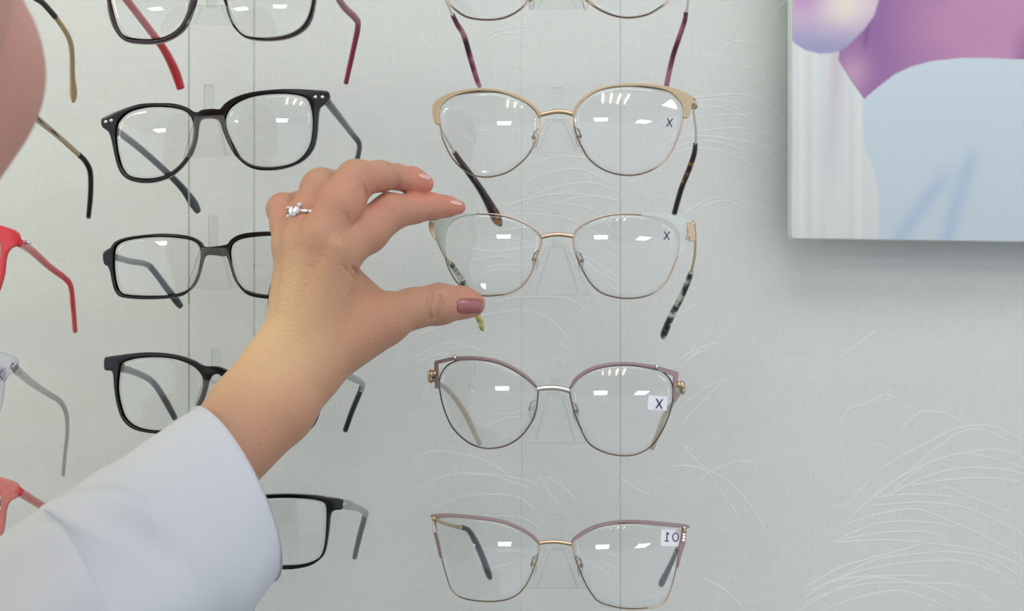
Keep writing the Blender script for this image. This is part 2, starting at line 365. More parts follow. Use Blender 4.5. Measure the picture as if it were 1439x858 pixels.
def letter(root, kind, cx, cy, h, front, tilt=0, clear=True, size=None, col=None):
    c, s = math.cos(tilt), math.sin(tilt)
    def R(x, y): return (cx+x*c-y*s, cy+x*s+y*c)
    def flat_plate(loops, th, off):
        return plate([[R(*p) for p in lp] for lp in loops], th, .02, front(cx, cy)+off, lambda x, y: front(x, y)-front(cx, cy))
    w, hh, ox, oy = size
    st = mesh('sticker', *flat_plate([[(ox-w, oy-hh), (ox+w, oy-hh), (ox+w, oy+hh), (ox-w, oy+hh)]], .3, -.0003), M['stickerclear'] if clear else M['sticker'], root, smooth=False)
    if kind == 'X':
        k = h/2; a = h*.075; b = h*.32
        loops = [[(-b-a, -k), (-b+a, -k), (0, -a*1.6), (b-a, -k), (b+a, -k), (a*1.05, 0), (b+a, k), (b-a, k), (0, a*1.6), (-b+a, k), (-b-a, k), (-a*1.05, 0)]]
        mesh('letter', *flat_plate(loops, .3, -.0005), M['ink'], st, smooth=False)
    else:                          # the figures 01 seen from behind, mirrored
        k = h/2; ell = lambda rx, ry: [(h*.42+rx*math.cos(q), ry*math.sin(q)) for q in np.linspace(0, 2*PI, 28, endpoint=False)]
        mesh('digit', *flat_plate([ell(h*.34, k), ell(h*.24, k*.8)], .3, -.0005), M['ink'], st, smooth=False)
        one = [(-h*.52+x*h, y*h) for x, y in [(-.05, -.5), (.06, -.5), (.25, -.32), (.25, -.2), (.06, -.32), (.06, .4), (.22, .4), (.22, .5), (-.22, .5), (-.22, .4), (-.05, .4)]]
        mesh('digit', *flat_plate([one], .3, -.0005), M['ink'], st, smooth=False)
def wrapfn(xc, k=.005, yc=0, ty=0):      # ty: the front leans, lower edge towards the viewer
    return lambda px, py: k*((px-xc)/180.0)**2-ty*(py-yc)*D/F
GRP = 'eyeglasses shown in columns on the wall'
def eyeglasses(label, xc, yc, name='eyeglasses'):
    return thing(name, label, 'eyeglasses', P(xc, yc, D), GRP)
def rim(root, pts, r_mm, m, wrap, closed=False, name='rim', flat=1.0, dz=0):
    """wire or bar through pixel points; r_mm a number or one per point"""
    pr = [(p[0], p[1], r_mm if not hasattr(r_mm, '__len__') else r_mm[i]) for i, p in enumerate(pts)]
    q = catmull(pr, 7, closed)
    return mesh(name, *tube([P(a, b, D+wrap(a, b)+dz) for a, b, c in q], [c/1000 for a, b, c in q], closed, 8, flat, up=(0, 1, 0)), m, root)
def plastic(label, outer, holes, m, xc, yc, thick=10, bevel=1.6, lensR=.13, tilt=(0, 0)):
    root = eyeglasses(label, xc, yc); wf = wrapfn(xc)
    mesh('frame_front', *plate([sample(outer, 150)]+[sample(h, 90) for h in holes], thick, bevel, D, wf), m, root)
    fronts = []
    for h in holes:
        g, fr = lens_mesh(sample(h, 60), D, wf, lensR, tilt); mesh('lens', *g, M['lens'], root); fronts.append(fr)
    return root, fronts
def mirror(pts, xc): return [(2*xc-p[0], *p[1:]) for p in pts]

a1 = T((130, 0), 2.7675); a2 = T((130, 300), 2.5225)
# --- left column, top: plum front with red temples
hole = [(157, 8), (166, 38), (178, 53), (202, 57), (227, 55), (246, 46), (258, 33), (268, 8), (272, -20), (266, -44), (244, -56), (205, -58), (170, -50), (157, -34), (154, -10)]
hole2 = [(320, 8), (328, 34), (340, 48), (352, 53), (376, 54), (403, 50), (421, 41), (432, 27), (438, 8), (441, -20), (436, -48), (418, -58), (380, -62), (342, -58), (322, -46), (316, -20)]
outer = [(151, 0), (154, 22), (162, 43), (176, 58), (202, 62), (228, 60), (250, 50), (264, 35), (274, 10), (281, -12), (295, -22), (306, -14), (316, 4), (321, 22), (332, 41), (347, 54), (376, 57.5), (405, 54), (426, 44), (438, 29), (444, 4), (448, -25), (458, -45), (456, -62),
         (420, -68), (380, -72), (340, -67), (318, -50), (295, -46), (272, -52), (246, -66), (205, -68), (166, -60), (142, -48), (141, -32), (149, -22)]
g, fr = plastic('dark plum eyeglasses with bright red temples, topmost of the left full column', outer, [hole, hole2], M['darkplum'], 297, -5)
temple(g, [(150, -35, .006, 13), (182, 5, .045, 12), (215, 48, .082, 12), (232, 72, .1, 13), (246, 100, .115, 15), (254, 124, .122, 13)], M['red'])
temple(g, [(455, -40, .006, 13), (480, 5, .06, 11), (498, 24, .088, 11), (503, 36, .1, 10), (496, 72, .115, 9), (486, 117, .128, 8)], M['wine'])
# --- left column, second: glossy black with rivets
outer = a1((38, 465), (60, 452), (110, 430), (180, 407), (250, 402), (320, 404), (370, 418), (405, 438), (430, 428), (470, 424), (498, 425), (518, 403), (560, 378), (620, 360), (700, 350), (780, 347), (860, 351), (912, 355), (922, 365), (924, 380), (912, 400), (888, 418),
  (880, 450), (875, 520), (860, 580), (820, 625), (760, 652), (690, 663), (620, 655), (570, 620), (540, 580), (512, 520), (497, 475), (470, 461), (432, 462), (415, 478), (407, 540), (387, 600), (340, 660), (290, 695), (220, 712), (150, 703), (110, 670), (90, 610), (78, 550), (66, 515), (44, 498), (38, 485))
h1 = a1((95, 500), (105, 470), (140, 437), (200, 419), (260, 415), (325, 421), (366, 434), (388, 455), (398, 490), (395, 540), (376, 595), (338, 648), (286, 684), (220, 698), (155, 689), (120, 656), (102, 600), (94, 545))
h2 = a1((519, 455), (540, 417), (590, 386), (660, 369), (740, 364), (805, 371), (838, 390), (853, 430), (857, 480), (850, 550), (826, 600), (780, 636), (700, 651), (630, 645), (583, 618), (558, 580), (533, 530), (520, 490))
g, fr = plastic('glossy black square eyeglasses with silver rivets, second in the left full column', outer, [h1, h2], M['black'], 303, 163)
for x, y in a1((52, 473), (73, 468), (867, 377), (894, 377)):
    mesh('rivet', *sphere(P(x, y, D+.0015+wrapfn(303)(x, y)-.0034), .0010, 1, .5, 1), M['silver'], g)
temple(g, a1((62, 480, .004, 12), (100, 512, .025, 11), (170, 565, .055, 10.5), (240, 625, .08, 10), (310, 690, .1, 10), (355, 738, .112, 11), (392, 790, .12, 14), (412, 824, .124, 9)), M['black_smoke'])
temple(g, a1((905, 385, .006, 13), (960, 455, .045, 11), (1010, 520, .085, 9.5), (1036, 555, .098, 9), (1036, 590, .108, 8.5), (1028, 622, .115, 8)), M['black_smoke'])
# --- left column, third: narrow black rectangle
xc = 304
oL = a2((40, 145), (48, 132), (66, 120), (80, 102), (115, 86), (180, 76), (250, 71), (320, 75), (362, 85), (388, 102), (404, 118))
iL = a2((90, 110), (130, 92), (200, 83), (270, 83), (340, 91), (372, 104), (386, 125), (386, 165), (372, 225), (350, 262), (325, 278), (275, 290), (200, 293), (130, 290), (100, 278), (86, 250), (78, 200), (78, 140))
bL = a2((400, 152), (385, 200), (370, 240), (335, 282), (290, 298), (200, 304), (112, 298), (85, 280), (74, 250), (66, 210), (58, 188), (44, 178))
tl = lambda p: (p[0], p[1]-(p[0]-xc)*.02)
oR = [(x, y-3) for x, y in mirror(oL, xc)][::-1]; bR = mirror(bL, xc)[::-1]; iR = [(x, y-1.5) for x, y in mirror(iL, xc)]
outer = oL+oR+bR+a2((462, 152), (430, 148))+bL
g, fr = plastic('narrow black rectangular eyeglasses behind the fingers, right end hidden by the hand', outer, [iL, iR], M['black'], xc, 372)
temple(g, a2((60, 150, .005, 11), (85, 155, .02, 10), (130, 168, .05, 9), (188, 178, .085, 9), (215, 200, .095, 9.5), (262, 262, .112, 10), (300, 312, .122, 11), (314, 330, .125, 8)), M['black_smoke'])
temple(g, mirror(a2((60, 150, .005, 11), (100, 168, .03, 10), (188, 190, .085, 9), (215, 215, .095, 9.5), (240, 262, .112, 10), (250, 330, .125, 8)), xc), M['black_smoke'])
# --- left column, fourth: black square
xc = 308
oL = a2((46, 512), (60, 506), (100, 500), (170, 492), (240, 492), (310, 502), (360, 519), (400, 539), (449, 541))
bL = a2((449, 568), (425, 575), (412, 600), (402, 640), (380, 690), (345, 745), (290, 775), (220, 778), (150, 764), (110, 731), (90, 680), (80, 620), (76, 570), (68, 556), (46, 552))
iL = a2((97, 560), (106, 530), (150, 511), (220, 506), (290, 512), (350, 533), (385, 562), (397, 595), (388, 640), (362, 695), (325, 742), (285, 764), (220, 768), (158, 755), (120, 725), (102, 680), (92, 620))
oR = [(x, y+7+(x-xc)*.045) for x, y in mirror(oL, xc)][::-1][1:]; bR = [(x, y+7) for x, y in mirror(bL, xc)][::-1][:-1]; iR = [(x, y+7) for x, y in mirror(iL, xc)]
g, fr = plastic('black square eyeglasses behind the wrist and the cuff, right temple showing', oL+oR+bR+bL, [iL, iR], M['black'], xc, 550)
temple(g, a2((60, 535, .005, 15), (100, 545, .02, 13), (150, 562, .05, 10), (195, 583, .08, 9.5), (225, 610, .095, 9.5), (260, 665, .11, 10), (292, 724, .122, 9)), M['black_smoke'])
temple(g, a2((850, 545, .006, 12), (895, 568, .04, 11), (935, 588, .075, 10), (957, 602, .092, 8), (954, 625, .098, 8)), M['silverbrush'], a2((956, 612, .096, 8.4), (945, 640, .103, 8.4), (920, 700, .115, 8.4), (896, 768, .125, 8)), M['black'])
# --- left column, fifth: half hidden by the sleeve
e1 = T((340, 660), 5.36); xc = 304
oR = e1((-90, 210), (-40, 203), (60, 195), (160, 185), (350, 178), (560, 190), (640, 204), (758, 222), (764, 255), (757, 292), (705, 299), (680, 320), (668, 360), (660, 450), (632, 610), (590, 670), (510, 718), (380, 742), (225, 742), (100, 738), (0, 715), (-60, 660), (-110, 560), (-140, 400), (-150, 320))
iR = e1((-70, 235), (60, 217), (200, 209), (350, 206), (500, 214), (600, 232), (634, 262), (640, 350), (632, 500), (612, 610), (565, 672), (480, 706), (380, 717), (225, 718), (110, 714), (20, 690), (-40, 640), (-90, 540), (-118, 400), (-110, 280))
outer = oR+mirror(oR, xc)[::-1]
g, fr = plastic('slim black eyeglasses with silver temple, lowest of the left full column beside the sleeve', outer, [mirror(iR, xc), iR], M['black'], xc, 745, bevel=1.0)
temple(g, e1((750, 255, .004, 13), (800, 262, .02, 14), (850, 278, .05, 10), (900, 300, .08, 9), (935, 325, .094, 9), (928, 350, .1, 8)), M['silverbrush'], e1((928, 340, .098, 8), (915, 390, .105, 8), (885, 500, .115, 8), (848, 660, .125, 7)), M['greengrey'])
temple(g, mirror(e1((750, 255, .004, 13), (820, 262, .03, 11), (600, 340, .094, 9), (570, 500, .115, 8), (560, 600, .125, 7)), xc), M['silverbrush'])

# --- middle column
def wire(label, xc, yc, lensL, lensR, m, r=.5, tilt=(0, 0), ty=0, R=.13):
    root = eyeglasses(label, xc, yc); wf = wrapfn(xc, .005, yc, ty); fronts = []
    for l in (lensL, lensR):
        rim(root, l, r, m, wf, True)
        g, fr = lens_mesh(sample(l, 60), D, wf, R, tilt); mesh('lens', *g, M['lens'], root); fronts.append(fr)
    return root, fronts, wf
b3 = c3
# top: thin gold, purple tips
L = b3((130, 0), (150, 28), (200, 63), (270, 75), (340, 69), (400, 40), (435, 0), (455, -60), (440, -130), (390, -180), (300, -200), (200, -190), (130, -150), (105, -90))
Rr = b3((660, 0), (700, 35), (760, 60), (815, 67), (880, 57), (930, 30), (965, 0), (990, -80), (975, -150), (900, -195), (800, -205), (710, -180), (655, -130), (640, -60))
g, fr, wf = wire('thin gold wire eyeglasses with marbled purple tips, top of the middle column', 783, -20, L, Rr, M['rosegold'], .55)
rim(g, b3((452, -75), (545, -90), (642, -75)), .9, M['gold'], wf, name='bridge')
pads(g, [(745, 0, -1), (825, 0, 1)], M['gold'])
temple(g, b3((95, -120, .003, 4), (118, -20, .05, 4), (135, 25, .08, 4), (152, 60, .094, 5)), M['silver'], b3((150, 56, .093, 7), (168, 92, .1, 8), (192, 132, .108, 8.5), (215, 210, .118, 8.5), (240, 295, .127, 8), (254, 328, .13, 6)), M['purpletip'])
temple(g, b3((1000, -120, .003, 4), (1036, -20, .07, 4), (1030, 50, .094, 5)), M['silver'], b3((1029, 50, .093, 7), (1024, 80, .1, 7.5), (1004, 140, .108, 8), (978, 220, .118, 8), (956, 322, .13, 8)), M['purpletip'])
# second: gold cat-eye browline
L = b3((97, 455), (100, 410), (120, 380), (165, 357), (240, 347), (320, 347), (390, 366), (440, 396), (470, 430), (479, 470), (470, 520), (440, 578), (400, 620), (350, 652), (285, 667), (230, 660), (180, 630), (140, 582), (110, 515))
Rr = b3((605, 430), (615, 402), (650, 362), (700, 337), (780, 324), (870, 327), (950, 340), (1000, 362), (1020, 402), (1018, 450), (1003, 510), (970, 580), (920, 630), (850, 658), (780, 658), (720, 640), (670, 605), (640, 562), (615, 505), (605, 462))
g, fr, wf = wire('gold cat-eye eyeglasses with champagne browline, directly above the held pair', 783, 185, L, Rr, M['rosegold'], .43)
mesh('brow_plate', *plate([sample(b3((73, 425), (74, 400), (84, 382), (112, 363), (165, 344), (240, 333), (320, 337), (385, 354), (440, 384), (472, 412), (484, 440), (474, 438), (462, 418), (435, 394), (385, 368), (320, 347), (240, 343), (170, 357), (125, 382), (106, 408), (101, 440), (101, 470), (86, 466), (78, 450)), 110)], 6, 1.0, D-.0008, wf), M['champagne'], g)
mesh('brow_plate', *plate([sample(b3((603, 438), (606, 415), (640, 372), (690, 336), (760, 319), (840, 314), (920, 318), (1000, 338), (1044, 358), (1057, 374), (1050, 402), (1040, 440), (1022, 445), (1016, 440), (1018, 412), (1000, 376), (955, 342), (880, 327), (780, 327), (705, 341), (655, 370), (622, 405), (610, 438)), 110)], 6, 1.0, D-.0008, wf), M['champagne'], g)
rim(g, b3((481, 432), (515, 424), (545, 420), (575, 422), (606, 430)), 1.25, M['gold'], wf, name='bridge')
pads(g, [(750, 193, -1), (815, 191, 1)], M['gold'])
letter(g, 'X', 941, 172, 12, fr[1], .1, True, (10, 8, 0, 0))
mesh('hinge', *tube([P(972, 142, D+.006), P(976, 150, D+.012)], [.0022, .0018], seg=8), M['gold'], g)
temple(g, b3((1048, 375, .005, 7), (1057, 420, .03, 5), (1066, 490, .07, 4.5), (1066, 545, .093, 4.5)), M['silver'], b3((1065, 541, .092, 7), (1060, 580, .099, 8), (1040, 640, .107, 8.5), (1012, 710, .118, 8.5), (985, 806, .13, 8)), M['tortoise'])
temple(g, b3((90, 430, .005, 7), (110, 490, .04, 5), (140, 545, .08, 5), (160, 580, .094, 5)), M['silver'], b3((157, 574, .092, 7), (190, 622, .1, 9), (240, 690, .108, 10), (275, 745, .115, 12), (305, 800, .124, 16), (322, 832, .128, 14), (332, 850, .13, 5)), M['tortoise'])
# third: the held pair, thin metal with frosted corners
b4 = c4
L = b4((152, 270), (152, 210), (163, 175), (190, 140), (240, 113), (310, 103), (400, 107), (480, 125), (550, 155), (600, 192), (622, 232), (604, 300), (572, 390), (530, 448), (470, 485), (400, 497), (330, 497), (265, 475), (210, 430), (175, 372), (158, 320))
Rr = b4((772, 235), (776, 205), (795, 177), (840, 145), (920, 116), (1000, 105), (1100, 108), (1200, 130), (1258, 165), (1282, 210), (1284, 260), (1272, 318), (1240, 400), (1200, 455), (1140, 495), (1060, 511), (980, 506), (905, 482), (850, 430), (808, 355), (784, 295))
held = g = eyeglasses('gold wire eyeglasses with frosted pale corners held between thumb and index finger', 780, 360); wf = wrapfn(783, .005, 360, .03); fr = []
for l in (L, Rr):
    q, f_ = lens_mesh(sample(l, 60), D, wf, .13); mesh('lens', *q, M['lens'], g); fr.append(f_)
rim(g, L[5:]+L[:1], .43, M['rosegold'], wf); rim(g, [Rr[11]]+Rr[12:]+Rr[:7], .43, M['rosegold'], wf)
rim(g, b4((618, 216), (660, 206), (700, 203), (740, 206), (774, 212)), 1.15, M['rosegold'], wf, name='bridge')
mesh('corner_plate', *plate([sample(b4((100, 140), (118, 124), (160, 112), (250, 95), (306, 98), (300, 108), (245, 117), (195, 138), (168, 170), (158, 210), (154, 260), (158, 310), (146, 290), (126, 245), (108, 190)), 90)], 8, 1.2, D-.0006, wf), M['frost'], g)
mesh('corner_plate', *plate([sample(b4((1095, 98), (1130, 94), (1200, 98), (1270, 110), (1330, 130), (1350, 150), (1345, 200), (1325, 250), (1290, 300), (1272, 318), (1284, 262), (1284, 210), (1258, 162), (1200, 128), (1110, 112)), 90)], 8, 1.2, D-.0006, wf), M['frostthin'], g)
pads(g, [(750, 364, -1), (818, 366, 1)], M['rosegold'])
hp = T((870, 280), 4.086)
mesh('hinge', *plate([hp((392, 132), (424, 138), (432, 165), (438, 240), (402, 240), (404, 215), (384, 235), (382, 225), (396, 190), (390, 175))], 8, .8, D+.004, None), M['gold'], g, smooth=False)
h7 = T((580, 280), 4.29)
mesh('hinge', *plate([h7((98, 138), (130, 138), (132, 170), (142, 235), (135, 245), (118, 225), (104, 195), (97, 170))], 8, .8, D+.004, None), M['gold'], g, smooth=False)
letter(g, 'X', 937, 331, 12, fr[1], .05, True, (9, 9, 1, 2))
temple(g, b4((1350, 150, .006, 7), (1360, 200, .04, 4.5), (1358, 300, .075, 4.5), (1341, 385, .094, 4.5)), M['gold'], b4((1340, 382, .093, 7.5), (1325, 430, .1, 9), (1285, 520, .11, 9.5), (1248, 590, .118, 10), (1212, 675, .127, 11), (1206, 700, .13, 7)), M['greentort'])
temple(g, b4((88, 150, .005, 7), (110, 210, .03, 4.5), (150, 300, .075, 4), (185, 345, .093, 4.5)), M['gold'], b4((180, 338, .092, 7), (215, 390, .1, 9), (262, 465, .108, 10), (292, 540, .116, 10), (305, 575, .12, 10)), M['greentort'])
mesh('tip_end', *tube([P(a, b, D+c) for a, b, c, w_ in catmull(b4((304, 573, .12, 0), (318, 605, .123, 0), (330, 640, .127, 0), (338, 664, .13, 0)), 4)], [.0022]*9+[.002, .0018, .0015, .001], flat=.9), M['yellowtip'], g)
# fourth: mauve with open wire corners
b5 = c5
L = b5((128, 220), (128, 185), (142, 145), (175, 108), (240, 84), (320, 84), (400, 98), (480, 130), (550, 176), (598, 222), (602, 270), (585, 360), (532, 443), (470, 490), (400, 511), (330, 509), (260, 479), (190, 410), (148, 315))
Rr = b5((756, 245), (762, 215), (790, 178), (850, 138), (930, 115), (1020, 108), (1100, 115), (1175, 130), (1222, 160), (1248, 200), (1254, 250), (1250, 290), (1234, 352), (1200, 430), (1150, 500), (1080, 540), (1000, 547), (920, 530), (850, 490), (810, 420), (775, 330))
g, fr, wf = wire('mauve browline eyeglasses with open wire corners, directly below the held pair', 783, 570, L, Rr, M['gunmetal'], .4, ty=.13)
rim(g, b5((200, 82), (300, 79), (400, 93), (480, 126), (550, 172), (592, 212)), [1.3, 1.1, 1.1, 1.1, 1.0, .8], M['mauve'], wf, name='brow_bar', dz=-.0008)
rim(g, b5((762, 218), (790, 176), (850, 136), (930, 113), (1020, 106), (1100, 113), (1180, 127)), [.8, 1.0, 1.1, 1.1, 1.1, 1.1, 1.3], M['mauve'], wf, name='brow_bar', dz=-.0008)
mesh('corner_plate', *plate([b5((104, 98), (110, 91), (200, 70), (206, 86), (124, 106), (127, 220), (120, 226), (108, 222), (103, 140))], 6, .8, D-.0004, wf), M['taupe'], g)
mesh('corner_plate', *plate([b5((1178, 116), (1275, 143), (1280, 150), (1272, 200), (1270, 283), (1252, 283), (1254, 165), (1176, 137))], 6, .8, D-.0004, wf), M['mauve'], g)
rim(g, b5((596, 228), (640, 221), (700, 222), (757, 236)), [1.3, 1.4, 1.4, 1.3], M['silver'], wf, name='bridge')
pads(g, [(745, 574, -1), (811, 577, 1)], M['silver'])
for x, y, s in [(606, 527, -1), (958, 543, 1)]:
    mesh('hinge', *merge(sphere(P(x, y-2, D+.006), .0026, .8, 1, 1), sphere(P(x+s, y+4, D+.007), .0022, .8, 1, 1.3), sphere(P(x-s*4, y-3, D+.005), .0018)), M['gold'], g)
for x, y in b5((203, 74), (1173, 120)): mesh('stud', *sphere(P(x, y, D-.002+wf(x, y)), .0011, 1, 1, 1.4), M['silver'], g)
letter(g, 'X', 926.5, 567, 13.5, fr[1], .06, False, (13.5, 10, -2.5, -1))
temple(g, b5((100, 180, .006, 7), (140, 210, .03, 6), (185, 250, .075, 5)), M['silverbrush'], b5((150, 215, .05, 7), (190, 255, .08, 7), (245, 330, .1, 8), (290, 420, .115, 8), (322, 490, .125, 7)), M['palebeige'])
temple(g, b5((1285, 205, .006, 7), (1280, 250, .03, 6), (1235, 320, .085, 5)), M['silverbrush'], b5((1245, 305, .08, 7), (1215, 350, .095, 8), (1185, 430, .112, 8), (1152, 512, .125, 7)), M['palebeige'])
# fifth: mauve cat-eye with rhinestones
b6 = c8
L = b6((110, 228), (200, 222), (320, 232), (430, 250), (520, 284), (590, 328), (610, 370), (604, 410), (588, 465), (550, 548), (500, 603), (430, 629), (330, 632), (240, 616), (190, 582), (165, 520), (135, 410), (112, 300))
Rr = b6((768, 345), (775, 332), (830, 295), (900, 266), (1000, 252), (1100, 252), (1200, 260), (1295, 272), (1298, 330), (1278, 440), (1252, 545), (1225, 618), (1180, 655), (1100, 667), (1000, 664), (900, 636), (850, 580), (810, 500), (780, 415))
g, fr, wf = wire('mauve and gold cat-eye eyeglasses with rhinestones, lowest of the middle column', 783, 790, L, Rr, M['gold'], .42, ty=.19)
mesh('brow_plate', *plate([sample(b6((88, 216), (140, 210), (200, 211), (320, 222), (430, 240), (520, 275), (580, 312), (608, 345), (600, 350), (570, 322), (515, 289), (425, 254), (320, 238), (200, 227), (120, 232), (95, 228)), 100)], 6, .9, D-.0006, wf), M['mauve'], g)
mesh('brow_plate', *plate([sample(b6((766, 345), (772, 328), (830, 287), (900, 258), (1000, 242), (1100, 242), (1200, 250), (1322, 264), (1318, 278), (1200, 268), (1100, 260), (1000, 260), (905, 274), (838, 302), (778, 340)), 100)], 6, .9, D-.0006, wf), M['mauve'], g)
mesh('side_plate', *plate([b6((92, 225), (112, 232), (116, 300), (128, 350), (140, 420), (130, 422), (108, 330), (98, 290))], 6, .7, D-.0004, wf), M['taupe'], g)
mesh('side_plate', *plate([b6((1296, 270), (1320, 272), (1312, 350), (1290, 420), (1278, 470), (1270, 468), (1282, 360), (1292, 320))], 6, .7, D-.0004, wf), M['mauve'], g)
for pl in (b6((98, 238), (99, 252), (102, 266), (104, 280), (106, 294)), b6((1308, 282), (1307, 296), (1306, 310), (1305, 324), (1303, 338))):
    for x, y in pl: mesh('rhinestone', *sphere(P(x, y, D+wf(x, y)-.0018), .0010, nu=6, nv=4), M['crystalstone'], g, smooth=False)
rim(g, b6((608, 352), (650, 346), (700, 346), (768, 356)), 1.05, M['gold'], wf, name='bridge')
pads(g, [(748, 792, -1), (817, 794, 1)], M['gold'])
letter(g, '01', 944, 754, 13, fr[1], .03, False, (13, 11.5, -2, 1.5))
temple(g, b6((100, 232, .004, 7), (140, 252, .04, 6), (190, 268, .075, 5.5), (240, 278, .088, 6)), M['gold'], b6((236, 276, .087, 7), (270, 292, .095, 8), (305, 350, .105, 9.5), (340, 430, .116, 10), (365, 500, .125, 10), (374, 522, .128, 6)), M['navy'])
temple(g, b6((1310, 290, .004, 7), (1300, 330, .04, 5), (1272, 375, .085, 5)), M['gold'], b6((1274, 370, .084, 5), (1255, 425, .095, 7), (1225, 490, .112, 9), (1200, 540, .124, 10), (1194, 556, .127, 6)), M['navy'])

# --- far left column: only right ends in view
def generic(label, xc, yc, m, lm=None, hw=168, plate_h=56):
    def ell(cx, cy, rx, ry, n=30, e=2.8):
        return [(cx+rx*math.copysign(abs(math.cos(q))**(2/e), math.cos(q)), cy+ry*math.copysign(abs(math.sin(q))**(2/e), math.sin(q))) for q in np.linspace(0, 2*PI, n, endpoint=False)]
    return ell
def far_left(label, y0, m, thick=8, top=0, endx=26, rimw=8, hh=58, yaw=0):
    """y0 = height of the hinge in pixels; generic plastic front whose right end reaches endx"""
    xc = endx-168
    half = [(0, -18), (14, -16), (30, -26), (60, -36), (100, -37), (140, -30), (166, -20), (168, -4), (156, 4), (150, 16), (146, 45), (132, 75), (95, 88), (55, 82), (28, 50), (16, 10), (8, -4), (0, -6)]
    hole = [(24, 0), (28, -14), (60, -28), (100, -30), (134, -22), (143, -5), (140, 35), (126, 66), (95, 80), (58, 74), (34, 44)]
    outer = [(xc+a, y0+b+8) for a, b in half]+[(xc-a, y0+b+8) for a, b in half[::-1][1:-1]]
    g, fr = plastic(label, outer, [[(xc+a, y0+b+8) for a, b in hole], [(xc-a, y0+b+8) for a, b in hole]], m, xc, y0+20, thick)
    return g, fr, xc
g7 = T((0, 0), 2.68); g8 = T((0, 300), 1.95)
g, fr, xc = far_left('gold and dark brown eyeglasses, only their gold temple showing top left', -75, M['goldblack'], endx=12)
temple(g, [(8, -68, .004, 9), (40, -12, .05, 9), (60, 4, .065, 9), (78, 24, .078, 9)], M['goldblack'], g7((200, 52, .076, 7), (240, 108, .088, 8), (262, 150, .095, 8), (271, 200, .104, 8), (273, 290, .116, 8), (277, 350, .124, 11), (276, 384, .128, 5)), M['beige'])
temple(g, [(2*xc-8, -68, .004, 9), (2*xc+40, -12, .06, 9), (2*xc+90, 40, .095, 9), (2*xc+90, 140, .125, 9)], M['goldblack'])
g, fr, xc = far_left('gold eyeglasses with black inlays and black tip, partly behind the blurred face', 158, M['goldblack'], endx=34)
t = temple(g, g7((80, 412, .004, 12), (130, 440, .03, 11), (190, 488, .055, 9), (245, 535, .076, 8), (300, 585, .09, 7.5)), M['champagne'], g7((296, 581, .089, 8), (322, 608, .096, 8), (340, 650, .102, 8), (341, 730, .114, 8), (333, 818, .126, 7)), M['black'])
for q in (g7((130, 432, .026, 0), (152, 452, .034, 4.5), (175, 476, .045, 0)), g7((186, 482, .05, 0), (208, 500, .058, 4.5), (230, 522, .068, 0))):
    k = catmull(q, 5); mesh('inlay', *tube([P(a, b, D+c-.003) for a, b, c, w_ in k], [max(w_, .3)/2*D/F for a, b, c, w_ in k], seg=8, flat=.5), M['goldblack'], g)
mesh('hinge', *merge(sphere(P(33, 158, D+.004), .0032), sphere(P(40, 162, D+.006), .0026), sphere(P(30, 152, D+.003), .0024)), M['silver'], g)
temple(g, [(2*xc-34, 150, .004, 9), (2*xc+40, 200, .08, 8), (2*xc+60, 240, .1, 8), (2*xc+60, 300, .126, 7)], M['champagne'])
g, fr, xc = far_left('translucent red acetate eyeglasses at the left edge', 338, M['redclear'], endx=27)
temple(g, g8((50, 78, .004, 13), (85, 100, .035, 12), (135, 145, .07, 10), (178, 177, .09, 9), (194, 200, .097, 8.5), (200, 250, .108, 8.5), (206, 322, .125, 8)), M['redclear'])
temple(g, [(2*xc-26, 338, .004, 12), (2*xc+60, 370, .09, 9), (2*xc+70, 450, .125, 8)], M['redclear'])
mesh('hinge', *sphere(P(37, 341, D+.012), .002, 1.4, .6, .7), M['silver'], g)
g, fr, xc = far_left('colourless crystal acetate eyeglasses with clear grey temple at the left edge', 515, M['crystal'], endx=24)
temple(g, g8((45, 428, .004, 13), (85, 462, .04, 11), (130, 492, .075, 9), (165, 515, .092, 8), (182, 550, .1, 7), (184, 600, .11, 6.5), (178, 660, .12, 6), (173, 716, .128, 6)), M['crystal_temple'])
temple(g, [(2*xc-26, 515, .004, 12), (2*xc+60, 560, .09, 9), (2*xc+70, 640, .125, 8)], M['crystal_temple'])
mesh('hinge', *sphere(P(20, 515, D+.006), .0024, 1, .6, 1), M['silver'], g)
letter(g, 'X', -1, 526, 14, fr[0], 0, False, (12, 10, -3, 0))
g, fr, xc = far_left('translucent coral pink eyeglasses at the left edge above the sleeve', 692, M['pinkclear'], endx=27)
temple(g, g8((50, 760, .004, 13), (90, 785, .035, 12), (135, 812, .07, 11), (180, 845, .09, 9), (196, 880, .1, 8), (200, 960, .12, 8)), M['redclear'])
temple(g, [(2*xc-26, 692, .004, 12), (2*xc+60, 730, .09, 9), (2*xc+70, 800, .125, 8)], M['redclear'])
mesh('hinge', *sphere(P(24, 688, D+.006), .0022, 1.3, .6, .8), M['silver'], g)
letter(g, 'X', -1, 706, 14, fr[0], 0, False, (12, 10, -3, 0))

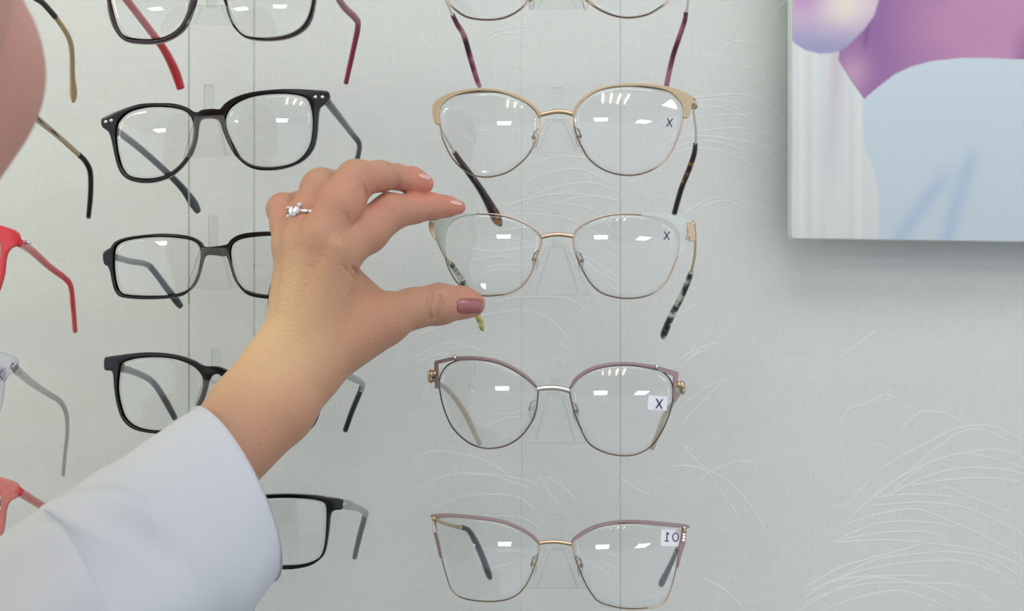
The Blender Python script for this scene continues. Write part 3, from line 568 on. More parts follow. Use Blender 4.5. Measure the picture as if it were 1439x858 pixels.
# ------------------------------------------------------------------ clear holders
DS = D+.034
for x0, x1, lab in [(265, 357, 'left'), (733, 872, 'middle'), (-196, -100, 'far left')]:
    a, b = P(x0, 0, DS), P(x1, 0, DS)
    t = thing('acrylic_strip', {'left': 'clear acrylic strip behind the black eyeglasses of the left full column', 'middle': 'clear acrylic strip behind the metal eyeglasses of the middle column', 'far left': 'clear acrylic strip outside the left edge behind the coloured eyeglasses'}[lab], 'display strip', (0, DS, H-.5))
    v, f = box(a.x, b.x, DS, DS+.002, H-.5, H+.7); mesh('sheet', v, f, M['strip'], t, smooth=False)
    for x in (a.x, b.x):
        v, f = box(x-.0003, x+.0003, DS-.0002, DS+.0022, H-.5, H+.7); mesh('sheet_edge', v, f, M['stripedge'], t, smooth=False)
    for zz in (H-.45, H+.65):
        mesh('wall_spacer', *tube([(a.x+.01, DS+.002, zz), (a.x+.01, WALL, zz)], .005, seg=12), M['silver'], t)
        mesh('wall_spacer', *tube([(b.x-.01, DS+.002, zz), (b.x-.01, WALL, zz)], .005, seg=12), M['silver'], t)
def holder(cx, ty, by, tw, bw, label, front=True, skew=0):
    """wedge shaped nose: front plate, two splayed flanks and a tongue hooked on the strip"""
    t = thing('nose_holder', label, 'display holder', P(cx, by, D), 'clear nose holders carrying the eyeglasses')
    dn = D-.009 if front else D+.009
    V = [(cx-tw, ty), (cx+tw, ty-skew), (cx+bw, by-skew), (cx-bw, by)]
    mesh('front_plate', *plate([V], 2.2, .4, dn), M['acrylic'], t, smooth=False)
    for s in (-1, 1):
        q = [P(cx+s*tw*.55, ty+2, dn+.001), P(cx+s*bw*.62, by-2, dn+.001), P(cx+s*bw*.62, by-2, DS), P(cx+s*tw*.55, ty+2, DS)]
        q2 = [p+Vector((s*.0012, 0, 0)) for p in q]
        mesh('flank', q+q2, [(0, 1, 2, 3), (4, 7, 6, 5), (0, 4, 5, 1), (1, 5, 6, 2), (2, 6, 7, 3), (3, 7, 4, 0)], M['acrylic'], t, smooth=False)
    a, b = P(cx-7, ty-45, DS-.002), P(cx+7, ty+4, DS)
    mesh('tongue', *box(a.x, b.x, DS-.0025, DS-.0005, b.z, a.z), M['acrylic'], t, smooth=False)
holder(298, 8, 34, 22, 36, 'clear nose holder between the lenses of the plum and red eyeglasses')
holder(294, 164, 221, 20, 36, 'clear nose holder between the lenses of the riveted black eyeglasses', skew=2)
holder(300, 348, 405, 18, 38, 'clear nose holder between the lenses of the narrow black eyeglasses')
holder(304, 534, 590, 18, 38, 'clear nose holder of the black square eyeglasses behind the wrist')
holder(304, 730, 786, 18, 38, 'clear nose holder hidden by the white sleeve')
holder(783, -22, 12, 20, 40, 'clear nose holder of the thin gold eyeglasses at the top', False)
holder(783, 168, 214, 14, 40, 'clear nose holder of the gold browline eyeglasses', False)
holder(783, 345, 414, 14, 46, 'clear nose holder behind the held eyeglasses', False)
holder(780, 552, 622, 14, 42, 'clear nose holder of the mauve eyeglasses with open corners', False)
holder(783, 768, 826, 14, 42, 'clear nose holder of the mauve eyeglasses with rhinestones', False)

# ------------------------------------------------------------------ printed board on the wall
def poly_sd(X, Y, poly):
    """signed distance (negative inside) of pixel arrays to a polygon"""
    d = np.full(X.shape, 1e9); ins = np.zeros(X.shape, bool); n = len(poly)
    for i in range(n):
        (ax, ay), (bx, by) = poly[i], poly[(i+1) % n]
        ex, ey = bx-ax, by-ay; wx, wy = X-ax, Y-ay
        h = np.clip((wx*ex+wy*ey)/(ex*ex+ey*ey), 0, 1); d = np.minimum(d, (wx-ex*h)**2+(wy-ey*h)**2)
        c = ((ay > Y) != (by > Y)) & (X < (bx-ax)*(Y-ay)/((by-ay) if by != ay else 1e-9)+ax); ins ^= c
    return np.where(ins, -1, 1)*np.sqrt(d)
BD = .676; x0, x1, yt, yb = 1113.5, 1800, -350, 334
nx, ny = 340, 380
U, W_ = np.meshgrid(np.linspace(x0, x1, nx), np.linspace(yt, yb, ny)); cX = (U-1090)*2.384; cY = W_*2.384
def colr(*c): return np.array(lin(c))
def grad(c1, c2, t): t = np.clip(t, 0, 1)[..., None]; return c1*(1-t)+c2*t
rngn = np.array([[noise.noise((i*.35, 0, 0)) for i in range(900)]])
ridx = np.clip((cX*.12).astype(int), 0, 899)
base = grad(colr(218, 226, 226), colr(208, 214, 212), cY/800)+.10*rngn[0][ridx][..., None]
st = np.exp(-((cX-(215-.05*cY))/28)**2)*np.clip((750-cY)/500, 0, 1); base = base*(1-.5*st[..., None])+.5*st[..., None]*colr(190, 168, 196)
hand = [(40, -300), (40, 120), (70, 150), (100, 168), (150, 180), (200, 175), (240, 155), (300, 92), (330, 50), (345, 0), (360, -300)]
skin = [(300, -900), (300, 0), (270, 80), (215, 150), (210, 200), (250, 265), (297, 330), (340, 292), (400, 246), (450, 222), (520, 202), (620, 190), (700, 190), (832, 193), (1100, 230), (1750, 330), (1750, -900)]
towel = [(297, 330), (340, 292), (400, 246), (450, 222), (520, 202), (620, 190), (700, 190), (832, 193), (1100, 230), (1750, 330), (1750, 900), (342, 900), (345, 650), (330, 560), (300, 500), (294, 400)]
def blend(bg, fg, sd, soft): a = np.clip(.5-sd/soft, 0, 1)[..., None]; return bg*(1-a)+fg*a
hc = grad(colr(212, 190, 210), colr(160, 158, 196), (cY-20)/130); g2 = np.exp(-(((cX-235)/75)**2+((cY-15)/70)**2))[..., None]; hc = hc*(1-g2)+colr(232, 222, 214)*g2
g2 = np.exp(-(((cX-90)/60)**2+((cY-0)/50)**2))[..., None]; hc = hc*(1-g2)+colr(194, 156, 200)*g2
skc = grad(colr(146, 104, 160), colr(190, 142, 182), (cX-330)/330); g2 = np.exp(-(((cX-640)/150)**2+((cY-90)/80)**2))[..., None]; skc = skc*(1-g2)+colr(190, 138, 174)*g2; g2 = np.exp(-(((cX-262)/60)**2+((cY-240)/75)**2))[..., None]; skc = skc*(1-g2*.8)+colr(198, 158, 190)*g2*.8
g2 = np.clip((cX-780)/60, 0, 1)[..., None]*np.clip((cY-60)/120, 0, 1)[..., None]; skc = skc*(1-g2*.7)+colr(130, 80, 130)*g2*.7
g2 = np.exp(-((cX-(318-.12*cY))/9)**2)[..., None]*np.clip((190-cY)/60, 0, 1)[..., None]; skc = skc*(1-.5*g2)+colr(110, 76, 130)*.5*g2
twc = grad(colr(200, 216, 226), colr(192, 206, 216), (cY-200)/500)
for a, b, w0 in [((655, 520), (570, 800), 28), ((560, 590), (410, 800), 34)]:
    t = np.clip((cY-a[1])/(b[1]-a[1]), 0, 1); g2 = np.exp(-((cX-(a[0]+(b[0]-a[0])*t))/w0)**2)[..., None]*np.clip((cY-a[1]+60)/90, 0, 1)[..., None]
    twc = twc*(1-.6*g2)+colr(160, 182, 212)*.6*g2
ws = .0*np.sin(cX*.06+cY*.02)[..., None]*np.exp(-((cY-300)/160)**2)[..., None]; twc = twc+ws
colr_ = blend(base, skc, poly_sd(cX, cY, skin), 5); colr_ = blend(colr_, twc, poly_sd(cX, cY, towel)+1.5*np.sin(cX*.4), 4); colr_ = blend(colr_, hc, poly_sd(cX, cY, hand), 7)
board = thing('wall_picture', 'large frameless picture board of violet skin and white towel', 'picture', P(1456, 334, BD))
tiltb = lambda px: (px-1113)*.014
bv = np.stack([(U-719.5)*BD/F, np.full(U.shape, BD), H+(429-(W_+tiltb(U)*np.clip((W_+350)/684, 0, 1)))*BD/F], -1).reshape(-1, 3)
ii, jj = np.meshgrid(np.arange(ny-1), np.arange(nx-1), indexing='ij'); k = (ii*nx+jj).ravel()
bf = np.stack([k, k+1, k+nx+1, k+nx], -1)
M['print'] = mat('matt_photo_print', (255, 255, 255), .45, vcol='print', spec=.3)
pr = mesh('print', bv, bf, M['print'], board, smooth=False)
at = pr.data.color_attributes.new('print', 'FLOAT_COLOR', 'POINT')
at.data.foreach_set('color', np.concatenate([np.clip(colr_*.92, 0, 1).reshape(-1, 3), np.ones((nx*ny, 1))], 1).ravel())
q = [P(1112.5, yt, BD), P(x1, yt, BD), P(x1, yb+10, BD), P(1116, yb+.6, BD), P(1113.2, yb-3, BD), P(1112.5, yb-6, BD)]
for p in q: p.y = BD+.0004
q2 = [p+Vector((0, .009, 0)) for p in q]; n = len(q)
mesh('panel', q+q2, [tuple(range(n)), tuple(range(2*n-1, n-1, -1))]+[(i, (i+1) % n, n+(i+1) % n, n+i) for i in range(n)], mat('white_board_edge', (214, 224, 220), .5), board, smooth=False)
for px, py in [(1170, 290), (1740, 290), (1170, -290), (1740, -290)]:
    a = P(px, py, BD); mesh('wall_spacer', *tube([(a.x, BD+.009, a.z), (a.x, WALL+.001, a.z)], .006, seg=12), M['silver'], board)

# ------------------------------------------------------------------ signed distance modelling for the figure
def rc(a, b, r1, r2): return ('c', np.array(a, float), np.array(b, float), r1, r2)
def el(c, r, rot=None): return ('e', np.array(c, float), np.array(r, float), rot)
def prim(q, p):
    if p[0] == 'c':
        ba = p[2]-p[1]; pa = q-p[1]; h = np.clip((pa@ba)/max(ba@ba, 1e-12), 0, 1)
        return np.linalg.norm(pa-h[..., None]*ba, axis=-1)-(p[3]+(p[4]-p[3])*h)
    d = q-p[1]
    if p[3] is not None: d = d@p[3]
    k = np.linalg.norm(d/p[2], axis=-1); return (k-1)*p[2].min()
def bounds(p, m):
    if p[0] == 'c':
        r = max(p[3], p[4])+m; return np.minimum(p[1], p[2])-r, np.maximum(p[1], p[2])+r
    r = p[2].max()+m; return p[1]-r, p[1]+r
def smin(a, b, k):
    h = np.maximum(k-np.abs(a-b), 0)/k; return np.minimum(a, b)-h*h*k*.25
def field(groups, lo, hi, vs, base_k, cross_k, cuts=()):
    """groups[0] is the trunk; the others are joined to it with base_k and to one another with cross_k"""
    nn = np.ceil((np.array(hi)-np.array(lo))/vs).astype(int)+1
    ax = [lo[i]+vs*np.arange(nn[i]) for i in range(3)]
    FAR = .03 if vs < .003 else .2
    def grp(g, kk):
        f = np.full(nn, FAR, np.float32)
        for p in g:
            a, b = bounds(p, max(3*kk, 6*vs)+.004)
            s = [slice(*(int(v) for v in np.clip([(a[i]-lo[i])/vs, (b[i]-lo[i])/vs+2], 0, nn[i]))) for i in range(3)]
            if any(t_.stop <= t_.start for t_ in s): continue
            q = np.stack(np.meshgrid(*[ax[i][s[i]] for i in range(3)], indexing='ij'), -1).astype(np.float32)
            f[tuple(s)] = smin(f[tuple(s)], prim(q, p).astype(np.float32), kk)
        return f
    trunk = grp(*groups[0]); tot = trunk.copy()
    for g, kk in groups[1:]:
        tot = smin(tot, smin(trunk, grp(g, kk), base_k), cross_k)
    for p in cuts:
        a, b = bounds(p, .006); s = [slice(*(int(v) for v in np.clip([(a[i]-lo[i])/vs, (b[i]-lo[i])/vs+2], 0, nn[i]))) for i in range(3)]
        if any(t_.stop <= t_.start for t_ in s): continue
        q = np.stack(np.meshgrid(*[ax[i][s[i]] for i in range(3)], indexing='ij'), -1)
        tot[tuple(s)] = -smin(-tot[tuple(s)], prim(q, p).astype(np.float32), .0006)
    return tot
def nets(f, lo, vs):
    ins = f < 0; n = np.array(f.shape)
    cnt = sum(ins[dx:n[0]-1+dx, dy:n[1]-1+dy, dz:n[2]-1+dz].astype(np.int8) for dx in (0, 1) for dy in (0, 1) for dz in (0, 1))
    act = (cnt > 0) & (cnt < 8); I = np.argwhere(act); idx = np.full(act.shape, -1, np.int64); idx[act] = np.arange(len(I))
    acc = np.zeros((len(I), 3)); c = np.zeros(len(I))
    cor = [(a, b, d) for a in (0, 1) for b in (0, 1) for d in (0, 1)]
    for p in cor:
        for axis in range(3):
            if p[axis]: continue
            q = list(p); q[axis] = 1
            A = f[I[:, 0]+p[0], I[:, 1]+p[1], I[:, 2]+p[2]]; B = f[I[:, 0]+q[0], I[:, 1]+q[1], I[:, 2]+q[2]]
            m = (A < 0) != (B < 0); t = np.where(m, A/np.where(m, A-B, 1), 0)
            e_ = np.tile(np.array(p, float), (len(I), 1)); e_[:, axis] += t; acc += e_*m[:, None]; c += m
    V = (I+acc/c[:, None])*vs+np.array(lo); Q = []
    for axis in range(3):
        o1, o2 = [i for i in range(3) if i != axis]
        s0 = [slice(None)]*3; s1 = [slice(None)]*3; s0[axis] = slice(0, -1); s1[axis] = slice(1, None)
        ch = ins[tuple(s0)] != ins[tuple(s1)]; E = np.argwhere(ch)
        E = E[(E[:, o1] > 0) & (E[:, o2] > 0) & (E[:, o1] < n[o1]-1) & (E[:, o2] < n[o2]-1)]
        k = []
        for d1, d2 in ((0, 0), (1, 0), (1, 1), (0, 1)):
            g = E.copy(); g[:, o1] -= d1; g[:, o2] -= d2; k.append(idx[g[:, 0], g[:, 1], g[:, 2]])
        Q.append(np.stack(k, 1))
    return V, np.concatenate(Q)
def pz(px, py, d): return np.array(P(px, py, d))
def rp(r, d): return r*d/F
def chain(pts, k=.003):
    """pts: (px, py, depth, radius px)"""
    out = []
    for a, b in zip(pts[:-1], pts[1:]):
        out.append(rc(pz(*a[:3]), pz(*b[:3]), rp(a[3], a[2]), rp(b[3], b[2])))
    return out, k
palm = []
for a, b in [((414, 356, .508, 24), (404, 480, .508, 32)), ((426, 348, .504, 24), (412, 495, .502, 34)), ((448, 338, .500, 27), (424, 500, .499, 38)),
             ((474, 358, .500, 30), (440, 500, .502, 38)), ((478, 400, .508, 28), (500, 450, .514, 30)),
             ((450, 500, .504, 44), (528, 452, .516, 38)), ((470, 440, .508, 36), (430, 520, .500, 46)),
             # wrist and forearm as two parallel bones
             ((400, 490, .500, 42), (348, 570, .484, 48)), ((438, 512, .502, 44), (390, 574, .486, 49)),
             ((416, 345, .497, 12), (398, 480, .494, 4)), ((443, 332, .4925, 13), (406, 490, .493, 4)), ((474, 350, .492, 14), (426, 480, .492, 4)),
             ((348, 570, .484, 48), (255, 690, .458, 54)), ((390, 574, .486, 49), (272, 694, .458, 50))]:
    palm.append(rc(pz(*a[:3]), pz(*b[:3]), rp(a[3], a[2]), rp(b[3], b[2])))
thumb = chain([(505, 462, .513, 36), (545, 445, .520, 33), (580, 433, .528, 28), (618, 427, .535, 28.5), (650, 425, .540, 22), (664, 427, .542, 18)], .003)
index = chain([(476, 352, .502, 31), (515, 324, .512, 31), (548, 298, .520, 26), (580, 293, .528, 20.5), (608, 290, .534, 18), (628, 290, .538, 14), (645, 291, .541, 9.5)], .003)
middle = chain([(452, 335, .498, 30), (478, 288, .503, 33), (500, 252, .508, 27), (535, 247, .516, 20.5), (556, 248, .524, 17), (580, 254, .530, 18.5), (596, 258, .534, 13.5)], .003)
ring = chain([(420, 338, .504, 24), (430, 300, .509, 24), (452, 265, .516, 28), (480, 266, .534, 26), (492, 288, .545, 20), (486, 312, .548, 18)], .003)
little = chain([(404, 345, .508, 21), (402, 315, .514, 21), (398, 294, .520, 22), (420, 290, .534, 20), (440, 300, .544, 17), (448, 320, .546, 15)], .003)
web = ([rc(pz(486, 392, .516), pz(528, 420, .524), rp(24, .51), rp(16, .52))], .004)
groups = [(palm, .0045), thumb, index, middle, ring, little, web]
def groove(pts, r):              # shallow crease that follows the skin facing the viewer
    out = []
    for a, b in zip(pts[:-1], pts[1:]): out.append(('crease', a, b, r))
    return out
def sdf_pts(q):
    def g_(g, kk):
        f = np.full(len(q), .03)
        for p in g: f = smin(f, prim(q, p), kk)
        return f
    tr = g_(*groups[0]); tot = tr.copy()
    for g, kk in groups[1:]: tot = smin(tot, smin(tr, g_(g, kk), .007), .0012)
    return tot
def skin_depth(px, py, d0=.44):
    """distance at which the line of sight through a pixel meets the hand"""
    px = np.atleast_1d(np.array(px, float)); py = np.atleast_1d(np.array(py, float)); d = np.full(px.shape, d0)
    for _ in range(90):
        q = np.stack([(px-719.5)*d/F, d, H+(429-py)*d/F], -1); d = np.where(d < .58, d+np.clip(sdf_pts(q), -.001, .02)*.8, d)
    return d
cuts = []
for pts, r in [([(606, 411), (603, 425), (603, 440), (606, 450)], .0011), ([(617, 414), (620, 424), (616, 436), (612, 448)], .0010),
               ([(560, 246), (562, 256), (558, 266)], .0007), ([(536, 285), (548, 292), (553, 302)], .0006), ([(530, 292), (540, 299), (545, 310)], .0006), ([(524, 300), (534, 308), (538, 318)], .0005),
               ([(541, 280), (556, 286)], .0005), ([(487, 300), (490, 312)], .0008), ([(496, 376), (506, 388), (520, 400), (534, 408)], .0010), ([(480, 372), (495, 388), (512, 400)], .0006),
               ([(512, 262), (517, 280), (511, 300), (498, 314)], .0006), ([(430, 372), (440, 380)], .0004)]:
    d = skin_depth([p[0] for p in pts], [p[1] for p in pts])
    for i in range(len(pts)-1):
        if d[i] < .57 and d[i+1] < .57: cuts.append(rc(pz(pts[i][0], pts[i][1], d[i]-r*.3), pz(pts[i+1][0], pts[i+1][1], d[i+1]-r*.3), r*1.1, r*1.1))
vs = .0008
lo = np.array([P(230, 0, .45).x-.02, .425, P(0, 730, .47).z]); hi = np.array([P(690, 0, .545).x+.004, .568, P(0, 215, .53).z+.002])
fld = field(groups, lo, hi, vs, .007, .0012, cuts)
hv, hf = nets(fld, lo, vs)
# the rest of the body, coarser: forearm in the sleeve, upper arm, trunk, legs, neck and head
cH = Vector((0, 0, H))
def W(x, y, z): return np.array((x, y, H+z))
ELB, SHL, SHR, NECK = W(-.29, .335, -.225), W(-.40, .17, -.17), W(-.10, .02, -.19), W(-.235, .135, -.12)
HC = W(-.2120, .262, .090)       # centre of the head
fd = Vector((.02, 1, .04)).normalized(); rt = fd.cross(Vector((0, 0, 1))).normalized(); upv = rt.cross(fd)
HR = np.array([list(rt), list(fd), list(upv)]).T
def hl(x, y, z): return HC+HR@np.array((x, y, z))
head = [el(hl(0, -.012, .035), (.076, .094, .088), HR), el(hl(0, .020, -.030), (.062, .068, .080), HR), el(hl(0, .058, -.088), (.026, .026, .024), HR),
        el(hl(.036, .042, -.020), (.034, .036, .036), HR), el(hl(-.036, .042, -.020), (.034, .036, .036), HR), rc(hl(0, .086, .018), hl(0, .108, -.018), .008, .012),
        el(hl(0, .092, -.052), (.024, .010, .007), HR), el(hl(0, .090, -.061), (.021, .010, .007), HR), el(hl(0, .080, .032), (.050, .016, .012), HR),
        el(hl(-.076, -.005, -.002), (.008, .020, .031), HR), el(hl(.076, -.005, -.002), (.008, .020, .031), HR), rc(hl(.026, .02, -.08), hl(0, .05, -.092), .022, .022), rc(hl(-.026, .02, -.08), hl(0, .05, -.092), .022, .022)]
sock = [el(hl(s*.032, .090, .012), (.017, .012, .010), HR) for s in (-1, 1)]
body1 = [rc(HC+HR@np.array((0, -.02, -.06)), NECK, .056, .060), rc(NECK, SHL, .060, .055), rc(NECK, SHR, .060, .055)]
lo2 = HC-np.array((.15, .19, .27)); hi2 = HC+np.array((.15, .17, .16))
f2 = field([(head+body1, .012)], lo2, hi2, .003, .01, .01, sock); v2, q2_ = nets(f2, lo2, .003)
hipL, hipR = W(-.36, .12, -.62), W(-.19, .04, -.63)
body2 = [rc(pz(272, 694, .458), ELB, .017, .036), rc(pz(255, 690, .458), ELB, .016, .034), rc(ELB, SHL, .038, .05), rc(NECK, W(-.27, .10, -.35), .075, .11), rc(SHL, W(-.30, .11, -.34), .05, .10), rc(SHR, W(-.23, .07, -.34), .05, .10),
         rc(W(-.27, .10, -.35), W(-.275, .085, -.60), .11, .13), rc(hipL, W(-.36, .13, -1.0), .085, .055), rc(hipR, W(-.19, .05, -1.0), .085, .055), rc(W(-.36, .13, -1.0), W(-.36, .11, -1.36), .055, .036), rc(W(-.19, .05, -1.0), W(-.19, .03, -1.36), .055, .036),
         rc(SHR, W(-.05, -.02, -.44), .048, .036), rc(W(-.05, -.02, -.44), W(-.13, .10, -.56), .034, .03)]
lo3 = W(-.56, -.2, -1.42); hi3 = W(.1, .52, -.08)
f3 = field([(body2, .02)], lo3, hi3, .009, .01, .01); v3, q3 = nets(f3, lo3, .009)
V = np.concatenate([hv, v2, v3]); Q = np.concatenate([hf, q2_+len(hv), q3+len(hv)+len(v2)])
person = thing('person', 'person in a white coat reaching for eyeglasses, left hand and blurred cheek showing', 'person', (-.28, .1, 0))
skinm = mat('skin', (214, 176, 150), .48, bump=.9, bscale=650, sss=.2, vcol='tone', var=.05, spec=.4)
n_ = [x for x in skinm.node_tree.nodes if x.type == 'TEX_NOISE'][0]; n_.inputs['Detail'].default_value = 6
bo = mesh('body', V, Q, skinm, person)
tone = np.tile(colr(184, 143, 117), (len(V), 1))
def redden(c, r, col, amt):
    global tone
    t = (amt*np.exp(-((V-np.array(c))**2).sum(1)/(r*r)))[:, None]; tone = tone*(1-t)+colr(*col)*t
for (x, y, d, r, a) in [(655, 430, .54, .014, .45), (640, 296, .541, .013, .6), (592, 262, .532, .015, .75), (575, 268, .53, .008, .3), (548, 300, .515, .014, .25), (500, 285, .50, .016, .3), (520, 262, .505, .008, .4), (430, 300, .50, .016, .25), (400, 290, .51, .012, .2)]:
    redden(P(x, y, d), r, (208, 126, 110), a)
for (x, y, d, r, a) in [(470, 430, .49, .030, .45), (430, 560, .48, .035, .4), (530, 440, .505, .025, .35), (380, 640, .47, .03, .25)]:
    redden(P(x, y, d), r, (184, 128, 100), a)
for (x, y, d, r, a) in [(395, 420, .49, .026, .6), (375, 480, .49, .028, .65), (345, 520, .48, .025, .4)]:
    redden(P(x, y, d), r, (216, 184, 140), a)
redden(HC+HR@np.array((.05, .04, -.02)), .06, (206, 140, 132), .7); redden(HC, .14, (206, 156, 146), .8)
at = bo.data.color_attributes.new('tone', 'FLOAT_COLOR', 'POINT'); at.data.foreach_set('color', np.concatenate([np.clip(tone, 0, 1), np.ones((len(V), 1))], 1).ravel())
# nails
def nail(cx, cy, a, b, ang, m, lift=.0004, e=2.6, squash=1.0):
    V = []; Fc = []; R_ = 7; N = 28; ca, sa = math.cos(ang), math.sin(ang); pxs = []; pys = []; ks = []
    for k in range(R_+1):
        for i in range(N if k else 1):
            q = 2*PI*i/N; u = math.copysign(abs(math.cos(q))**(2/e), math.cos(q))*a*k/R_; v = math.copysign(abs(math.sin(q))**(2/e), math.sin(q))*b*k/R_
            pxs.append(cx+u*ca-v*sa); pys.append(cy+u*sa+v*ca); ks.append(k/R_)
    d = skin_depth(pxs, pys); med = np.median(d); d = np.clip(d, med-.006, med+.006)
    for x, y, dd, k in zip(pxs, pys, d, ks): V.append(P(x, y, dd-lift*(1.3-k**4)))
    m0 = len(V)
    for x, y, dd, k in zip(pxs, pys, d, ks): V.append(P(x, y, dd+.0004))
    for b0 in (0, m0):
        for i in range(N):
            Fc.append((b0, b0+1+i, b0+1+(i+1) % N))
            for k in range(R_-1):
                a0 = b0+1+k*N; Fc.append((a0+i, a0+N+i, a0+N+(i+1) % N, a0+(i+1) % N))
    a0 = 1+(R_-1)*N
    for i in range(N): Fc.append((a0+i, a0+(i+1) % N, m0+a0+(i+1) % N, m0+a0+i))
    return mesh('fingernail', V, Fc, m, person)
o = nail(660.5, 430, 18.5, 11.5, .03, mat('mauve_nail_polish', (158, 92, 92), .22, coat=.6), .0007, 3.4); o['label'] = 'thumbnail with dusky rose polish'
nat = mat('pale_pink_nail', (224, 178, 170), .2, coat=.5)
nail(641, 285, 8.5, 3.0, .2, nat, .0004); nail(597, 248.5, 8.5, 3.2, .28, nat, .0004)
# ring with a small cluster
bx = np.linspace(403, 440, 13); bd = skin_depth(bx, np.full(13, 297.0)); d0 = float(skin_depth([423], [297])[0])
bd = np.clip(bd, d0-.003, d0+.005)-.0004
loop = [P(x, 296.5, d) for x, d in zip(bx, bd)]+[P(442, 300, d0+.010), P(436, 303, d0+.017), P(422, 304, d0+.020), P(408, 303, d0+.017), P(402, 300, d0+.010)]
band = mesh('ring', *tube(loop, .0010, True, 8, .7), M['silver'], person)
band['label'] = 'silver ring with a leaf cluster of clear stones'
stone = mat('clear_ring_stone', (240, 240, 245), .04, metal=.5, coat=1)
sp = [(417, 295, 1.2, 1.0, 1.4), (409, 297, .7, .8, 1.7), (421, 287, .9, .7, .7), (405, 291, .8, .6, .5), (405, 303, .7, .5, .6), (413, 301, .7, .5, .6)]
dd = skin_depth([a[0] for a in sp], [a[1] for a in sp]); dm = dd[dd < .56].min() if (dd < .56).any() else .49
for (x, y, sx, sy, sz), d in zip(sp, dd):
    mesh('stone', *sphere(P(x, y, min(d, dm+.004)-.0011), .00145, sx, sy, sz, 8, 6), stone, band, smooth=False)
for s in (-1, 1):
    mesh('eye', *sphere(hl(s*.032, .080, .012), .012), mat('eye_white', (230, 228, 224), .2), person)
    mesh('eyebrow', *tube([Vector(hl(s*.016, .094, .034)), Vector(hl(s*.034, .092, .039)), Vector(hl(s*.052, .078, .034))], [.003, .003, .0015], seg=6), mat('brow_hair', (60, 42, 32), .8), person)
hair = [el(hl(0, -.030, .050), (.086, .094, .092), HR), el(hl(0, -.085, -.01), (.055, .045, .06), HR), el(hl(0, -.125, .02), (.035, .034, .034), HR)]
hcut = [el(hl(0, .085, -.035), (.095, .090, .115), HR)]
fh = field([(hair, .012)], lo2, hi2+np.array((0, 0, .03)), .003, .01, .01, hcut); vh, qh = nets(fh, lo2, .003)
mesh('hair', vh, qh, mat('dark_brown_hair', (52, 36, 28), .5, bump=.8, bscale=300), person)
# coat body, trousers and shoes outside the frame, sleeve inside it
coatm = mat('white_cotton_coat', (199, 204, 212), .85, bump=.25, bscale=1500, spec=.15)
def fat(ps, e_): return [rc(p[1], p[2], p[3]+e_, p[4]+e_) for p in ps]
coat = fat([rc(NECK+np.array((0, 0, -.05)), SHL, .055, .055), rc(NECK+np.array((0, 0, -.05)), SHR, .055, .055)]+body2[2:7]+body2[11:], .012)+[rc(W(-.275, .085, -.55), W(-.275, .085, -.88), .155, .19)]
fc = field([(coat, .03)], lo3, hi3+np.array((0, 0, .03)), .009, .01, .01); vc, qc = nets(fc, lo3, .009)
mesh('coat_body', vc, qc, coatm, person)
trm = mat('navy_trousers', (40, 46, 60), .8); shm = mat('white_clog', (220, 220, 218), .4)
for x, y in ((-.36, .11), (-.19, .03)):
    mesh('trouser_leg', *tube([(x, y+.02, H-.85), (x, y+.01, H-1.1), (x, y, H-1.38)], [.09, .08, .07], seg=20), trm, person)
    fs = field([([rc((x, y, .045), (x, y+.16, .04), .042, .040)], .01)], np.array((x-.06, y-.06, -.01)), np.array((x+.06, y+.22, .1)), .006, .01, .01, [])
    vv, ff = nets(fs, np.array((x-.06, y-.06, -.01)), .006); vv[:, 2] = np.maximum(vv[:, 2], .001); mesh('shoe', vv, ff, shm, person)
rings = []
ud = Vector((.90, 0, .43)).normalized()
for cx, cy, d, hx, hy, mn, fwd in [(327, 695, .470, -57, -120, .034, .40), (320, 700, .468, -58, -121, .0345, .38), (275, 741, .455, -63, -128, .037, .33), (235, 772, .445, -65, -131, .038, .3), (195, 806, .434, -66, -136, .039, .28), (130, 860, .418, -70, -143, .041, .25), (70, 915, .404, -70, -158, .041, .22)]:
    c0 = P(cx, cy, d); a_ = P(cx+hx, cy+hy, d)-c0; b_ = P(cx+fwd*94, cy-fwd*45, d-mn)-c0; rings.append((c0, a_, b_))
E, S_ = Vector(ELB), Vector(SHL)
rings.append((E+Vector((.01, .015, .005)), Vector((-.03, .0, .045)), Vector((.025, -.045, 0)))); rings.append(((E+S_)/2, Vector((-.02, .02, .052)), Vector((.03, -.05, .0)))); rings.append((S_+Vector((.01, -.0, -.01)), Vector((-.045, .03, .045)), Vector((.03, -.055, .0))))
flat_r = catmull([[*c0, *a_, *b_] for c0, a_, b_ in rings], 14); NS = 110; V = []; Fc = []
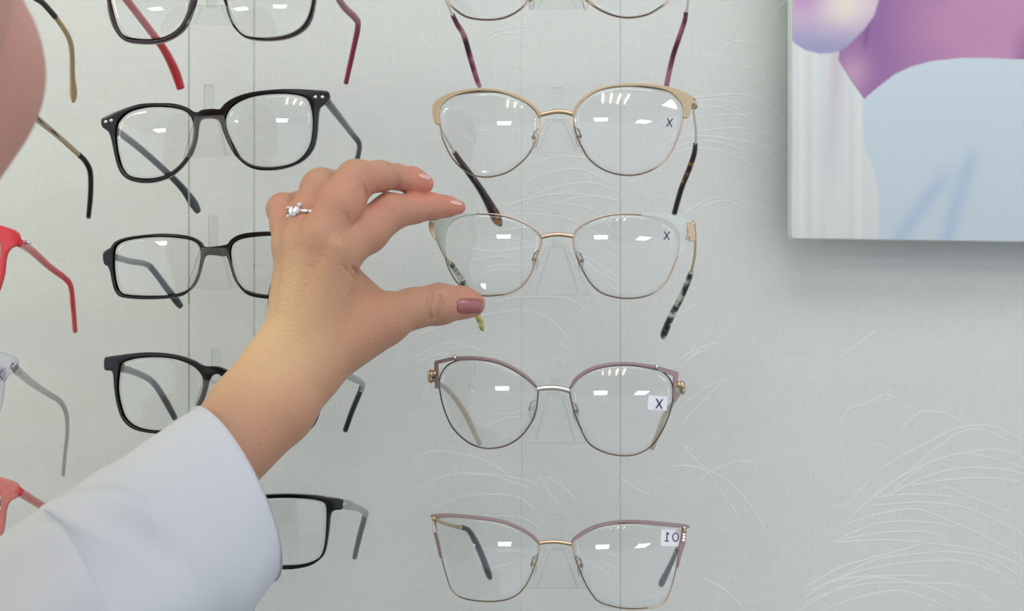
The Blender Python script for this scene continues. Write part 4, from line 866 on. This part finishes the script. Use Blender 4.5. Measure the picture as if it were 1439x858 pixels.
def fold(s, q, t0, t1, s0, s1, w0, amp):
    """a fold: a ridge running over the cloth from (s0,t0) to (s1,t1)"""
    ex, ey = (s1-s0), (t1-t0); L2 = ex*ex+ey*ey; h = min(1, max(0, ((s-s0)*ex+(q-t0)*ey)/L2)); d2 = ((s-s0-ex*h)**2+(q-t0-ey*h)**2)
    return amp*math.exp(-d2/(w0*w0))*math.sin(PI*min(1, max(0.02, .15+h*.7)))
for i, r in enumerate(flat_r):
    c0, a_, b_ = Vector(r[:3]), Vector(r[3:6]), Vector(r[6:9]); s = i/14
    for k in range(NS):
        q = 2*PI*k/NS; dirv = a_*math.cos(q)+b_*math.sin(q); qq = q if q < PI*1.5 else q-2*PI     # q=0 top, pi/2 towards viewer, pi bottom
        e_ = .0022*noise.noise((math.cos(q)*1.2+5, math.sin(q)*1.2, s*.9))*min(1, s*.8+.15)
        e_ += fold(s, qq, 1.15, .2, 3.6, 5.0, .17, .0036)+fold(s, qq, 1.65, .7, 3.4, 5.4, .3, -.0045)+fold(s, qq, 1.0, .5, 5.3, 6.3, .2, .005)+fold(s, qq, 1.9, 1.4, 4.2, 6.0, .25, .0025)+fold(s, qq, 2.2, 2.5, .6, 2.6, .25, .002)
        e_ += .0008*math.exp(-((s-.05)/.08)**2)-.0005*math.exp(-((s-.75)/.05)**2)
        V.append(c0+dirv+dirv.normalized()*e_)
nr = len(flat_r)
for i in range(nr):                # inner face of the cloth
    for k in range(NS):
        c0 = Vector(flat_r[i][:3]); p = V[i*NS+k]; V.append(p+(c0-p).normalized()*.0011)
for i in range(nr-1):
    for k in range(NS):
        k2 = (k+1) % NS; Fc.append((i*NS+k, i*NS+k2, (i+1)*NS+k2, (i+1)*NS+k)); o = nr*NS; Fc.append((o+i*NS+k, o+(i+1)*NS+k, o+(i+1)*NS+k2, o+i*NS+k2))
for k in range(NS):
    k2 = (k+1) % NS; o = nr*NS; Fc.append((k, o+k, o+k2, k2)); z = (nr-1)*NS; Fc.append((z+k, z+k2, o+z+k2, o+z+k))
sl = mesh('coat_sleeve', V, Fc, coatm, person)
